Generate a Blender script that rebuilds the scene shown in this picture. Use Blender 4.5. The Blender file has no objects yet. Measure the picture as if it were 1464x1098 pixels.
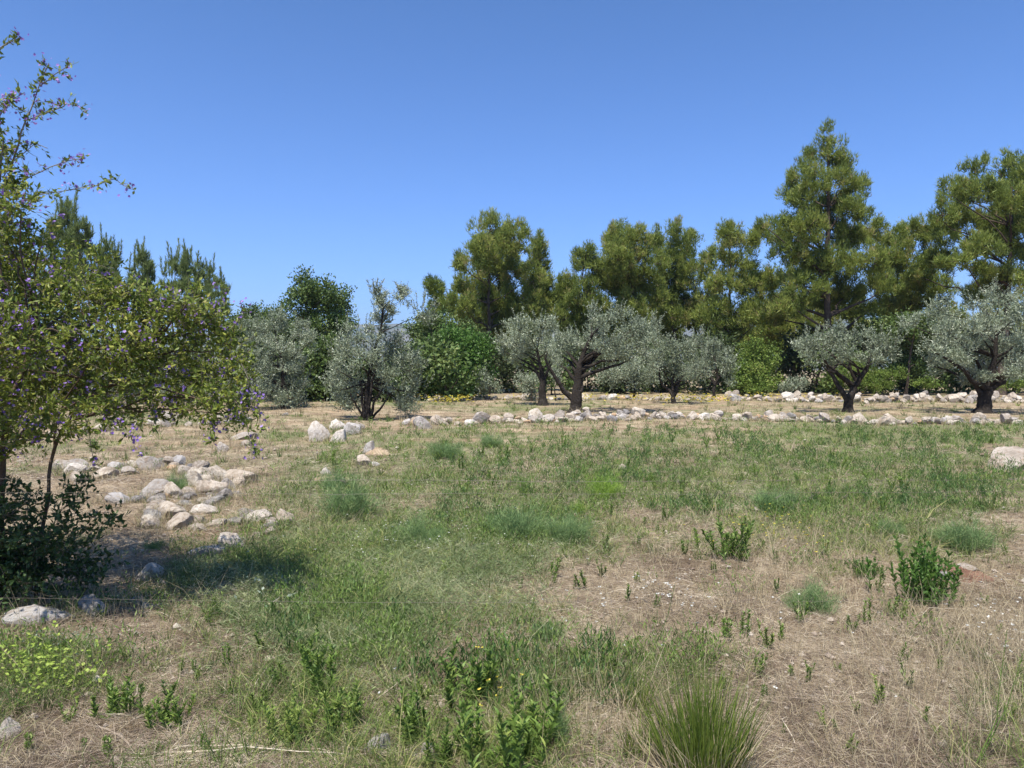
import bpy, math
import numpy as np
from mathutils import Vector, noise as mnoise

# ------------------------------------------------------------------ camera, sky, sun, exposure
scene = bpy.context.scene
C = scene.collection
R = np.random.default_rng(7)
F = 1080.0                      # focal length in pixels of the 1464 px wide photograph
CAM_H = 1.8
PITCH = math.atan(21 / F)

cam_data = bpy.data.cameras.new('camera')
cam_data.sensor_width = 36.0
cam_data.lens = 36.0 * F / 1464.0
cam_data.clip_start = 0.1
cam_data.clip_end = 12000
cam = bpy.data.objects.new('camera', cam_data)
C.objects.link(cam)
cam.location = (0, 0, CAM_H)
cam.rotation_euler = (math.radians(90) - PITCH, 0, 0)
scene.camera = cam

SUN_EL = math.radians(65)
SUN_AZ = math.radians(-160)      # measured from +Y towards +X: behind the camera, to the left
world = bpy.data.worlds.new('World')
scene.world = world
world.use_nodes = True
wn = world.node_tree.nodes
wl = world.node_tree.links
bg = wn['Background']
sky = wn.new('ShaderNodeTexSky')
sky.sky_type = 'NISHITA'
sky.sun_disc = False
sky.sun_elevation = SUN_EL
sky.sun_rotation = SUN_AZ
sky.altitude = 400
sky.air_density = 1.0
sky.dust_density = 0.6
sky.ozone_density = 3.0
tint = wn.new('ShaderNodeMix')
tint.data_type = 'RGBA'
tint.blend_type = 'MULTIPLY'
tint.inputs[0].default_value = 1.0
tint.inputs[7].default_value = (0.62, 0.86, 1.38, 1)
wl.new(sky.outputs[0], tint.inputs[6])
tcw = wn.new('ShaderNodeTexCoord')
sxyz = wn.new('ShaderNodeSeparateXYZ')
wl.new(tcw.outputs['Generated'], sxyz.inputs[0])
grad = wn.new('ShaderNodeValToRGB')
ge = grad.color_ramp.elements
ge[0].position = 0.0
ge[0].color = (1.0, 1.0, 1.0, 1)
ge[1].position = 0.45
ge[1].color = (0.60, 0.76, 0.72, 1)
wl.new(sxyz.outputs[2], grad.inputs[0])
tint2 = wn.new('ShaderNodeMix')
tint2.data_type = 'RGBA'
tint2.blend_type = 'MULTIPLY'
tint2.inputs[0].default_value = 1.0
wl.new(tint.outputs[2], tint2.inputs[6])
wl.new(grad.outputs[0], tint2.inputs[7])
wl.new(tint2.outputs[2], bg.inputs[0])
bg.inputs[1].default_value = 0.102

sun_data = bpy.data.lights.new('sun', 'SUN')
sun_data.energy = 5.0
sun_data.angle = math.radians(0.53)
sun_data.color = (1.0, 0.95, 0.86)
sun = bpy.data.objects.new('sun', sun_data)
C.objects.link(sun)
sd = Vector((math.sin(SUN_AZ) * math.cos(SUN_EL), math.cos(SUN_AZ) * math.cos(SUN_EL), math.sin(SUN_EL)))
sun.rotation_euler = sd.to_track_quat('Z', 'Y').to_euler()
sun.location = sd * 60

scene.view_settings.view_transform = 'Standard'
scene.view_settings.look = 'None'
scene.view_settings.exposure = 0.74
scene.view_settings.gamma = 1.0
scene.view_settings.use_curve_mapping = False
scene.render.engine = 'CYCLES'
scene.cycles.max_bounces = 6
scene.cycles.diffuse_bounces = 3
scene.cycles.glossy_bounces = 2
scene.cycles.transmission_bounces = 3
scene.cycles.volume_bounces = 0
scene.cycles.use_denoising = True
scene.cycles.denoiser = 'OPENIMAGEDENOISE'


# ------------------------------------------------------------------ geometry of the view (photo pixel + distance -> place)
def at(px, py, Y):
    u = (px - 732.0) / F
    v = (py - 549.0) / F
    dy = math.cos(PITCH) - v * math.sin(PITCH)
    dz = -math.sin(PITCH) - v * math.cos(PITCH)
    return np.array([u / dy * Y, Y, CAM_H + dz / dy * Y])


def at_v(px, py):
    """many pixels to points of the ground plane"""
    u = (px - 732.0) / F
    v = (py - 549.0) / F
    dy = math.cos(PITCH) - v * math.sin(PITCH)
    dz = -math.sin(PITCH) - v * math.cos(PITCH)
    t = -CAM_H / dz
    return u * t, dy * t


def pix(x, y, z=0.0):
    """place -> photo pixel"""
    f = y * math.cos(PITCH) - (z - CAM_H) * math.sin(PITCH)
    up = y * math.sin(PITCH) + (z - CAM_H) * math.cos(PITCH)
    return 732 + F * x / f, 549 - F * up / f


def gz(x, y):
    """gentle relief of the field"""
    x = np.asarray(x, float); y = np.asarray(y, float)
    a = 0.035 * np.sin(x * 0.9 + 1.3 * np.sin(y * 0.37)) * np.cos(y * 0.8 + 0.7 * np.sin(x * 0.5))
    b = 0.018 * np.sin(x * 2.3 + 2.0 * np.sin(y * 1.1)) * np.sin(y * 2.1 + 0.4)
    c = 0.008 * np.sin(x * 6.1 + 1.7 * np.sin(y * 3.3)) * np.sin(y * 5.3 + 1.4)
    far = np.clip((90 - y) / 30, 0, 1) * np.clip((60 - np.abs(x)) / 20, 0, 1)
    return (a + b + c) * far


def ground_at(px, py):
    x, y = at_v(np.float64(px), np.float64(py))
    return np.array([float(x), float(y), float(gz(x, y))])


# ------------------------------------------------------------------ mesh collecting
def unit(v):
    return v / np.maximum(np.linalg.norm(v, axis=-1, keepdims=True), 1e-9)


class Acc:
    def __init__(self):
        self.V, self.A, self.Q, self.T, self.n = [], [], [], [], 0

    def add(self, verts, attr, quads=None, tris=None):
        verts = np.asarray(verts, np.float32).reshape(-1, 3)
        a = np.broadcast_to(np.asarray(attr, np.float32), (len(verts),))
        self.V.append(verts); self.A.append(a)
        if quads is not None: self.Q.append(np.asarray(quads, np.int32).reshape(-1, 4) + self.n)
        if tris is not None: self.T.append(np.asarray(tris, np.int32).reshape(-1, 3) + self.n)
        self.n += len(verts)

    def mesh(self, name, mat, smooth=False, origin=None):
        V = np.concatenate(self.V); A = np.concatenate(self.A)
        if origin is not None: V = V - np.asarray(origin, np.float32)
        Q = np.concatenate(self.Q) if self.Q else np.zeros((0, 4), np.int32)
        T = np.concatenate(self.T) if self.T else np.zeros((0, 3), np.int32)
        me = bpy.data.meshes.new(name)
        me.vertices.add(len(V)); me.vertices.foreach_set('co', V.ravel())
        loops = np.concatenate([Q.ravel(), T.ravel()]).astype(np.int32)
        me.loops.add(len(loops)); me.loops.foreach_set('vertex_index', loops)
        me.polygons.add(len(Q) + len(T))
        ls = np.concatenate([np.arange(len(Q)) * 4, len(Q) * 4 + np.arange(len(T)) * 3]).astype(np.int32)
        me.polygons.foreach_set('loop_start', ls)
        me.polygons.foreach_set('use_smooth', np.full(len(ls), smooth))
        me.update(calc_edges=True)
        at_ = me.attributes.new('v', 'FLOAT', 'POINT')
        at_.data.foreach_set('value', A.astype(np.float32))
        me.materials.append(mat)
        return me


def link(name, me, parent=None, loc=None):
    o = bpy.data.objects.new(name, me)
    C.objects.link(o)
    if parent is not None: o.parent = parent
    if loc is not None: o.location = loc
    return o


def tag(o, label=None, cat=None, group=None, kind=None):
    if label: o['label'] = label
    if cat: o['category'] = cat
    if group: o['group'] = group
    if kind: o['kind'] = kind
    return o


def leaves(acc, P, D, L, W, v, rng, fold=0.0):
    """rhombic leaves: base P, direction D, random roll"""
    n = len(P)
    r = unit(rng.normal(size=(n, 3)))
    S = unit(np.cross(D, r))
    L = np.broadcast_to(L, (n,))[:, None]; W = np.broadcast_to(W, (n,))[:, None]
    m = P + D * L * 0.45
    N = np.cross(D, S) * (W * fold)
    V = np.stack([P, m + S * W / 2 + N, P + D * L, m - S * W / 2 + N], 1).reshape(-1, 3)
    acc.add(V, np.repeat(np.broadcast_to(v, (n,)), 4), quads=np.arange(n * 4))


def needles(acc, P, D, L, W, v, rng):
    n = len(P)
    r = unit(rng.normal(size=(n, 3)))
    S = unit(np.cross(D, r))
    L = np.broadcast_to(L, (n,))[:, None]; W = np.broadcast_to(W, (n,))[:, None]
    V = np.stack([P - S * W / 2, P + S * W / 2, P + D * L], 1).reshape(-1, 3)
    acc.add(V, np.repeat(np.broadcast_to(v, (n,)), 3), tris=np.arange(n * 3))


def blades(acc, P, D, L, W, bend, v, rng):
    """bent blades: base, middle, tip; bend is a vector added at the tip"""
    n = len(P)
    r = unit(rng.normal(size=(n, 3)) * np.array([1, 1, .15]))
    S = unit(np.cross(D, r))
    L = np.broadcast_to(L, (n,))[:, None]; W = np.broadcast_to(W, (n,))[:, None]
    M = P + D * L * 0.55 + bend * L * 0.22
    T = P + D * L + bend * L
    V = np.stack([P - S * W / 2, P + S * W / 2, M + S * W * .42, M - S * W * .42, T], 1).reshape(-1, 3)
    i = np.arange(n)[:, None] * 5
    acc.add(V, np.repeat(np.broadcast_to(v, (n,)), 5), quads=i + np.array([0, 1, 2, 3]), tris=i + np.array([3, 2, 4]))


def tufted(x, y, per, rad, rng):
    """blade feet and outward leans for tufts standing at x, y"""
    X = np.repeat(x, per); Y_ = np.repeat(y, per); n = len(X)
    a = rng.uniform(0, 6.28, n); q = rng.uniform(0, 1, n) ** .7
    rr = np.repeat(rad, per) if np.ndim(rad) else rad
    dx, dy = np.cos(a) * q, np.sin(a) * q
    D = unit(np.stack([dx * .75 + rng.normal(0, .18, n), dy * .75 + rng.normal(0, .18, n), np.ones(n)], 1))
    return X + dx * rr, Y_ + dy * rr, D


def grass_mix(acc, P, D, L, W, bend, v, rng):
    near = P[:, 1] < 9
    f = ~near
    blades(acc, P[near], D[near], L[near], W[near], bend[near], v[near], rng)
    needles(acc, P[f], unit(D[f] + bend[f] * .5), L[f], W[f] * 1.3, v[f], rng)


def tube(acc, pts, rad, sides=6, v=0.5):
    pts = np.asarray(pts, float); rad = np.asarray(rad, float)
    k = len(pts)
    tan = unit(np.gradient(pts, axis=0))
    ref = np.array([0.31, 0.83, 0.2]); ref = ref / np.linalg.norm(ref)
    a = unit(np.cross(tan, ref)); b = np.cross(tan, a)
    th = np.arange(sides) / sides * 2 * math.pi
    ring = pts[:, None] + rad[:, None, None] * (np.cos(th)[None, :, None] * a[:, None] + np.sin(th)[None, :, None] * b[:, None])
    V = ring.reshape(-1, 3)
    q = []
    for i in range(k - 1):
        for j in range(sides):
            q.append((i * sides + j, i * sides + (j + 1) % sides, (i + 1) * sides + (j + 1) % sides, (i + 1) * sides + j))
    acc.add(V, v, quads=q)


def curve_path(a, b, n, rng, wob=0.08, sag=0.15):
    a = np.asarray(a, float); b = np.asarray(b, float)
    t = np.linspace(0, 1, n)[:, None]
    d = b - a; L = np.linalg.norm(d)
    p = a + d * t
    p[:, 2] += sag * L * np.sin(t[:, 0] * math.pi) * (1 if d[2] < 0.7 * L else -.3)
    w = rng.normal(size=(n, 3)) * wob * L / n
    w[0] = 0; w[-1] = 0
    return p + np.cumsum(w, 0) * np.sin(t * math.pi)


# ------------------------------------------------------------------ materials
def ramp_mat(name, stops, trans=0.0, rough=0.7, spec=0.2, noise_scale=None, noise_amt=0.3, bump=0.0, bump_scale=30, attr=True, per_object=0):
    m = bpy.data.materials.new(name); m.use_nodes = True
    nt = m.node_tree; N = nt.nodes; Lk = nt.links
    b = N['Principled BSDF']
    b.inputs['Roughness'].default_value = rough
    b.inputs['Specular IOR Level'].default_value = spec
    cr = N.new('ShaderNodeValToRGB')
    e = cr.color_ramp.elements
    while len(e) < len(stops): e.new(0.5)
    for i, (p, c) in enumerate(stops):
        e[i].position = p; e[i].color = (*c, 1)
    src = None
    if attr:
        an = N.new('ShaderNodeAttribute'); an.attribute_name = 'v'; src = an.outputs['Fac']
    if noise_scale:
        tc = N.new('ShaderNodeTexCoord')
        no = N.new('ShaderNodeTexNoise'); no.inputs['Scale'].default_value = noise_scale; no.inputs['Detail'].default_value = 5
        Lk.new(tc.outputs['Object'], no.inputs['Vector'])
        if src is not None:
            ma = N.new('ShaderNodeMath'); ma.operation = 'MULTIPLY_ADD'
            Lk.new(no.outputs[0], ma.inputs[0]); ma.inputs[1].default_value = noise_amt * 2
            mb = N.new('ShaderNodeMath'); mb.operation = 'SUBTRACT'; mb.inputs[1].default_value = noise_amt
            Lk.new(src, mb.inputs[0]); Lk.new(mb.outputs[0], ma.inputs[2]); src = ma.outputs[0]
        else:
            src = no.outputs[0]
    if per_object:
        oi = N.new('ShaderNodeObjectInfo'); mo = N.new('ShaderNodeMath'); mo.operation = 'MULTIPLY_ADD'; mo.inputs[1].default_value = per_object
        mp_ = N.new('ShaderNodeMath'); mp_.operation = 'SUBTRACT'; mp_.inputs[1].default_value = per_object / 2
        Lk.new(src, mp_.inputs[0]); Lk.new(oi.outputs['Random'], mo.inputs[0]); Lk.new(mp_.outputs[0], mo.inputs[2]); src = mo.outputs[0]
    Lk.new(src, cr.inputs[0])
    Lk.new(cr.outputs[0], b.inputs['Base Color'])
    if bump:
        tc = N.new('ShaderNodeTexCoord')
        n2 = N.new('ShaderNodeTexNoise'); n2.inputs['Scale'].default_value = bump_scale; n2.inputs['Detail'].default_value = 8
        bp = N.new('ShaderNodeBump'); bp.inputs['Strength'].default_value = bump; bp.inputs['Distance'].default_value = 0.05
        Lk.new(tc.outputs['Object'], n2.inputs['Vector']); Lk.new(n2.outputs[0], bp.inputs['Height']); Lk.new(bp.outputs[0], b.inputs['Normal'])
    if trans:
        tr = N.new('ShaderNodeBsdfTranslucent'); mx = N.new('ShaderNodeMixShader'); mx.inputs[0].default_value = trans
        Lk.new(cr.outputs[0], tr.inputs[0]); Lk.new(b.outputs[0], mx.inputs[1]); Lk.new(tr.outputs[0], mx.inputs[2])
        Lk.new(mx.outputs[0], N['Material Output'].inputs[0])
    return m


M_PINE = ramp_mat('pine_needles', [(0, (.085, .125, .028)), (.5, (.195, .25, .05)), (.85, (.32, .36, .08)), (1, (.34, .28, .13))], .38, .55, .3)
M_PINE_BLUE = ramp_mat('young_pine_needles', [(0, (.10, .14, .05)), (.6, (.20, .26, .09)), (1, (.30, .35, .13))], .4, .55, .3)
M_OLIVE = ramp_mat('olive_leaves', [(0, (.10, .125, .07)), (.5, (.225, .265, .165)), (.85, (.37, .41, .28)), (1, (.46, .49, .37))], .15, .42, .5)
M_OAK = ramp_mat('dark_broad_leaves', [(0, (.05, .085, .022)), (.6, (.105, .16, .04)), (1, (.18, .22, .065))], .2, .5, .3)
M_BRIGHT = ramp_mat('bright_green_leaves', [(0, (.045, .10, .018)), (.6, (.085, .175, .03)), (1, (.15, .24, .05))], .3, .5, .3)
M_LIME = ramp_mat('yellow_green_leaves', [(0, (.08, .13, .02)), (.6, (.15, .22, .04)), (1, (.26, .30, .07))], .3, .55, .25)
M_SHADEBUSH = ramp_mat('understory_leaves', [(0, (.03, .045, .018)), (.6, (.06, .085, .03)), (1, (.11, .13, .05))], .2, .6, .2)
M_BARK = ramp_mat('pine_bark', [(0, (.035, .026, .02)), (.5, (.085, .065, .052)), (1, (.16, .13, .11))], 0, .9, .1, 3.0, .5, .8, 12)
M_OBARK = ramp_mat('olive_bark', [(0, (.012, .010, .008)), (.5, (.034, .028, .023)), (1, (.12, .105, .09))], 0, .9, .1, 6.0, .5, 1.0, 18)
M_TWIG = ramp_mat('shrub_bark', [(0, (.05, .032, .022)), (.5, (.12, .085, .06)), (1, (.27, .24, .18))], 0, .8, .15, 20, .3, .4, 60)
M_SHRUB = ramp_mat('flowering_shrub_leaves', [(0, (.06, .095, .02)), (.4, (.16, .215, .038)), (.8, (.30, .33, .06)), (1, (.44, .40, .11))], .35, .5, .3)
M_DARKLEAF = ramp_mat('glossy_dark_leaves', [(0, (.022, .045, .014)), (.6, (.055, .10, .026)), (1, (.12, .18, .045))], .25, .45, .4)
M_PURPLE = ramp_mat('purple_petals', [(0, (.16, .08, .36)), (.6, (.30, .18, .55)), (1, (.50, .36, .72))], .3, .6, .2)
M_STRAW = ramp_mat('dry_straw', [(0, (.09, .065, .048)), (.3, (.25, .19, .14)), (.65, (.44, .36, .27)), (1, (.64, .56, .43))], .15, .7, .2)
M_DRYSTEM = ramp_mat('dry_grass', [(0, (.20, .155, .095)), (.5, (.38, .31, .19)), (1, (.56, .48, .32))], .2, .7, .2)
M_GRASS = ramp_mat('green_grass', [(0, (.05, .095, .022)), (.5, (.135, .195, .045)), (.85, (.25, .29, .08)), (1, (.40, .37, .15))], .25, .6, .25)
M_WEED = ramp_mat('weed_leaves', [(0, (.06, .11, .025)), (.55, (.15, .235, .045)), (1, (.30, .36, .09))], .25, .5, .3, per_object=.5)
M_FENNEL = ramp_mat('fennel_threads', [(0, (.08, .14, .05)), (.6, (.19, .29, .11)), (1, (.34, .42, .18))], .25, .6, .2)
M_RUSH = ramp_mat('rush_blades', [(0, (.055, .095, .015)), (.5, (.125, .185, .03)), (.88, (.24, .29, .06)), (1, (.46, .40, .19))], .25, .5, .3)
M_GREY = ramp_mat('grey_leaves', [(0, (.10, .14, .10)), (.6, (.2, .25, .18)), (1, (.34, .38, .29))], .2, .6, .2)
M_WHITE = ramp_mat('white_petals', [(0, (.5, .5, .45)), (1, (.75, .74, .68))], .2, .6, .2)
M_YELLOW = ramp_mat('yellow_petals', [(0, (.45, .36, .04)), (1, (.68, .58, .10))], .2, .6, .2)
M_WIRE = ramp_mat('rusty_wire', [(0, (.07, .055, .04)), (1, (.16, .13, .10))], 0, .5, .5)
M_POST = ramp_mat('weathered_post', [(0, (.10, .08, .06)), (1, (.3, .26, .21))], 0, .9, .1, 12, .4, .5, 40)


def rock_mat(name, a, b, c, soil):
    m = bpy.data.materials.new(name); m.use_nodes = True
    nt = m.node_tree; N = nt.nodes; Lk = nt.links
    p = N['Principled BSDF']; p.inputs['Roughness'].default_value = .9; p.inputs['Specular IOR Level'].default_value = .15
    tc = N.new('ShaderNodeTexCoord'); oi = N.new('ShaderNodeObjectInfo')
    ad = N.new('ShaderNodeVectorMath'); ad.operation = 'ADD'
    sc = N.new('ShaderNodeMath'); sc.operation = 'MULTIPLY'; sc.inputs[1].default_value = 37
    Lk.new(oi.outputs['Random'], sc.inputs[0]); Lk.new(tc.outputs['Object'], ad.inputs[0]); Lk.new(sc.outputs[0], ad.inputs[1])
    n1 = N.new('ShaderNodeTexNoise'); n1.inputs['Scale'].default_value = 2.2; n1.inputs['Detail'].default_value = 8; n1.inputs['Roughness'].default_value = .65
    Lk.new(ad.outputs[0], n1.inputs[0])
    r1 = N.new('ShaderNodeValToRGB'); e = r1.color_ramp.elements; e.new(.5)
    e[0].position = .3; e[0].color = (*a, 1); e[1].position = .5; e[1].color = (*b, 1); e[2].position = .68; e[2].color = (*c, 1)
    Lk.new(n1.outputs[0], r1.inputs[0])
    # per-stone warm/cool shift
    mx = N.new('ShaderNodeMix'); mx.data_type = 'RGBA'; mx.blend_type = 'MULTIPLY'; mx.inputs[0].default_value = 1
    r2 = N.new('ShaderNodeValToRGB'); e = r2.color_ramp.elements; e.new(.5)
    e[0].color = (.72, .72, .75, 1); e[1].color = (1.0, .93, .86, 1); e[2].position = 1; e[2].color = (1.1, 1.08, 1.03, 1)
    Lk.new(oi.outputs['Random'], r2.inputs[0]); Lk.new(r1.outputs[0], mx.inputs[6]); Lk.new(r2.outputs[0], mx.inputs[7])
    # lichen and soil
    n2 = N.new('ShaderNodeTexNoise'); n2.inputs['Scale'].default_value = 7; n2.inputs['Detail'].default_value = 6
    Lk.new(ad.outputs[0], n2.inputs[0])
    r3 = N.new('ShaderNodeValToRGB'); e = r3.color_ramp.elements; e[0].position = .50; e[0].color = (0, 0, 0, 1); e[1].position = .66; e[1].color = (.75, .75, .75, 1)
    Lk.new(n2.outputs[0], r3.inputs[0])
    m2 = N.new('ShaderNodeMix'); m2.data_type = 'RGBA'; Lk.new(r3.outputs[0], m2.inputs[0]); Lk.new(mx.outputs[2], m2.inputs[6]); m2.inputs[7].default_value = (*soil, 1)
    Lk.new(m2.outputs[2], p.inputs['Base Color'])
    n3 = N.new('ShaderNodeTexNoise'); n3.inputs['Scale'].default_value = 9; n3.inputs['Detail'].default_value = 10; n3.inputs['Roughness'].default_value = .7
    Lk.new(ad.outputs[0], n3.inputs[0])
    bp = N.new('ShaderNodeBump'); bp.inputs['Strength'].default_value = .8; bp.inputs['Distance'].default_value = .06
    Lk.new(n3.outputs[0], bp.inputs['Height']); Lk.new(bp.outputs[0], p.inputs['Normal'])
    return m


M_ROCK = rock_mat('limestone', (.25, .22, .18), (.43, .385, .33), (.58, .54, .48), (.26, .195, .14))
M_ROCK_PALE = rock_mat('white_limestone', (.38, .35, .31), (.55, .52, .48), (.68, .66, .62), (.32, .26, .20))
M_ROCK_GREY = rock_mat('grey_limestone', (.13, .125, .12), (.27, .26, .25), (.45, .43, .41), (.12, .10, .09))
M_ROCK_WARM = rock_mat('ochre_limestone', (.34, .22, .13), (.52, .38, .25), (.66, .52, .38), (.26, .16, .10))


# ------------------------------------------------------------------ the ground: one sheet out to the horizon
def vnoise(x, y, s, seed):
    """smooth value noise for density masks, vectorised"""
    x = x / s; y = y / s
    xi = np.floor(x).astype(np.int64); yi = np.floor(y).astype(np.int64)
    fx = x - xi; fy = y - yi
    fx = fx * fx * (3 - 2 * fx); fy = fy * fy * (3 - 2 * fy)

    def h(i, j):
        k = (i * 374761393 + j * 668265263 + seed * 1274126177) & 0x7fffffff
        k = ((k ^ (k >> 13)) * 1103515245) & 0x7fffffff
        return ((k ^ (k >> 16)) & 0xffff) / 65535.0
    return (h(xi, yi) * (1 - fx) + h(xi + 1, yi) * fx) * (1 - fy) + (h(xi, yi + 1) * (1 - fx) + h(xi + 1, yi + 1) * fx) * fy


def blob(px, py, items):
    """sum of soft patches given where they lie in the photograph"""
    o = np.zeros_like(px)
    for (cx, cy, rx, ry, s) in items:
        o += s * np.exp(-(((px - cx) / rx) ** 2 + ((py - cy) / ry) ** 2))
    return o


GREEN_BLOBS = [(560, 820, 210, 110, .75), (420, 890, 120, 90, .35), (770, 760, 130, 50, .55), (1000, 680, 220, 40, .42), (1250, 660, 230, 35, .42), (1150, 720, 220, 45, .35),
               (1300, 740, 150, 45, .55), (860, 690, 90, 35, .3), (700, 700, 160, 50, .3), (850, 630, 120, 20, .3), (330, 820, 140, 25, .45), (1300, 615, 250, 12, .45),
               (640, 640, 90, 25, .3), (470, 710, 80, 25, .35), (150, 640, 90, 15, .15), (700, 1010, 90, 60, .25), (450, 1000, 150, 60, .2), (60, 960, 110, 60, .25),
               (960, 800, 120, 40, -.35), (900, 860, 160, 50, -.3), (1250, 950, 280, 120, -.32), (700, 900, 90, 40, -.25), (200, 720, 160, 60, -.25), (250, 1050, 300, 40, -.3),
               (1080, 880, 200, 50, -.25), (1390, 850, 70, 40, -.5), (1300, 582, 200, 6, -.1), (900, 585, 500, 12, .15), (480, 590, 120, 10, -.25), (200, 640, 200, 40, .1), (150, 1010, 160, 50, .15), (1000, 780, 300, 30, .1), (650, 970, 50, 40, -.3), (780, 665, 60, 15, -.3),
               (1050, 790, 60, 25, .2), (820, 800, 90, 30, .2), (300, 640, 150, 25, -.1)]


def green_mask(x, y):
    px, py = pix(x, y)
    m = 0.46 + blob(px, py, GREEN_BLOBS)
    m = m + (vnoise(x, y, 1.7, 3) - .5) * .5 + (vnoise(x, y, .55, 5) - .5) * .8 + (vnoise(x, y, 5, 9) - .5) * .3
    return np.clip(m, 0.02, 1)


def build_ground():
    def axis(lo, hi, step, far):
        a = list(np.arange(lo, hi + 1e-6, step))
        s = step
        while a[-1] < far: s *= 1.35; a.append(a[-1] + s)
        s = step; b = []
        v = a[0]
        while v > -far: s *= 1.35; v -= s; b.append(v)
        return np.array(b[::-1] + a)
    xs = axis(-28, 28, .4, 4800); ys = axis(1, 62, .4, 4800)
    X, Yy = np.meshgrid(xs, ys)
    Z = gz(X, Yy)
    V = np.stack([X.ravel(), Yy.ravel(), Z.ravel()], 1)
    nx, ny = len(xs), len(ys)
    i = (np.arange(ny - 1)[:, None] * nx + np.arange(nx - 1)[None]).ravel()
    q = np.stack([i, i + 1, i + nx + 1, i + nx], 1)
    g = np.zeros(len(V))
    near = (V[:, 1] > 2.5) & (V[:, 1] < 60)
    g[near] = green_mask(V[near, 0], V[near, 1])
    g[~near] = .5
    acc = Acc(); acc.add(V, g, quads=q)
    m = bpy.data.materials.new('dry_field_soil'); m.use_nodes = True
    nt = m.node_tree; N = nt.nodes; Lk = nt.links
    p = N['Principled BSDF']; p.inputs['Roughness'].default_value = .95; p.inputs['Specular IOR Level'].default_value = .1
    tc = N.new('ShaderNodeTexCoord')

    def nz(scale, det, rough=.6, stretch=None):
        n = N.new('ShaderNodeTexNoise'); n.inputs['Scale'].default_value = scale; n.inputs['Detail'].default_value = det; n.inputs['Roughness'].default_value = rough
        if stretch:
            mp = N.new('ShaderNodeMapping'); mp.inputs['Scale'].default_value = stretch[0]; mp.inputs['Rotation'].default_value = (0, 0, stretch[1])
            Lk.new(tc.outputs['Object'], mp.inputs[0]); Lk.new(mp.outputs[0], n.inputs[0])
        else:
            Lk.new(tc.outputs['Object'], n.inputs[0])
        return n.outputs[0]

    def ramp(src, stops):
        r = N.new('ShaderNodeValToRGB'); e = r.color_ramp.elements
        while len(e) < len(stops): e.new(.5)
        for k, (pos, col) in enumerate(stops): e[k].position = pos; e[k].color = (*col, 1)
        Lk.new(src, r.inputs[0]); return r.outputs[0]

    def mix(fac, a, b, mode='MIX'):
        x = N.new('ShaderNodeMix'); x.data_type = 'RGBA'; x.blend_type = mode
        if isinstance(fac, float): x.inputs[0].default_value = fac
        else: Lk.new(fac, x.inputs[0])
        Lk.new(a, x.inputs[6]); Lk.new(b, x.inputs[7]); return x.outputs[2]
    base = ramp(nz(1.1, 9, .7), [(.3, (.13, .095, .065)), (.46, (.28, .225, .155)), (.60, (.44, .375, .27)), (.8, (.54, .48, .37))])
    s1 = ramp(nz(26, 6, .7, ((1, .22, 1), .5)), [(.35, (.45, .40, .36)), (.6, (1.15, 1.1, 1.05))])
    s2 = ramp(nz(30, 6, .7, ((.2, 1, 1), -.3)), [(.35, (.55, .5, .46)), (.62, (1.2, 1.15, 1.1))])
    straw = mix(1.0, base, mix(.5, s1, s2), 'MULTIPLY')
    red = ramp(nz(.35, 4), [(.45, (1, 1, 1)), (.7, (1.02, .94, .88))])
    straw = mix(1.0, straw, red, 'MULTIPLY')
    green = ramp(nz(14, 8, .75), [(.3, (.045, .07, .022)), (.5, (.115, .15, .055)), (.7, (.25, .26, .125))])
    an = N.new('ShaderNodeAttribute'); an.attribute_name = 'v'
    ma = N.new('ShaderNodeMath'); ma.operation = 'MULTIPLY_ADD'; Lk.new(nz(5, 8, .75), ma.inputs[0]); ma.inputs[1].default_value = 1.6; ma.inputs[2].default_value = -.95
    mb = N.new('ShaderNodeMath'); mb.operation = 'ADD'; Lk.new(ma.outputs[0], mb.inputs[0]); Lk.new(an.outputs['Fac'], mb.inputs[1])
    fac = ramp(mb.outputs[0], [(.25, (0, 0, 0)), (.75, (.75, .75, .75))])
    col = mix(fac, straw, green)
    Lk.new(col, p.inputs['Base Color'])
    bp = N.new('ShaderNodeBump'); bp.inputs['Strength'].default_value = 1; bp.inputs['Distance'].default_value = .04
    Lk.new(nz(22, 10, .75), bp.inputs['Height']); Lk.new(bp.outputs[0], p.inputs['Normal'])
    o = link('ground', acc.mesh('ground', m, True))
    tag(o, kind='structure')


build_ground()


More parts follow.
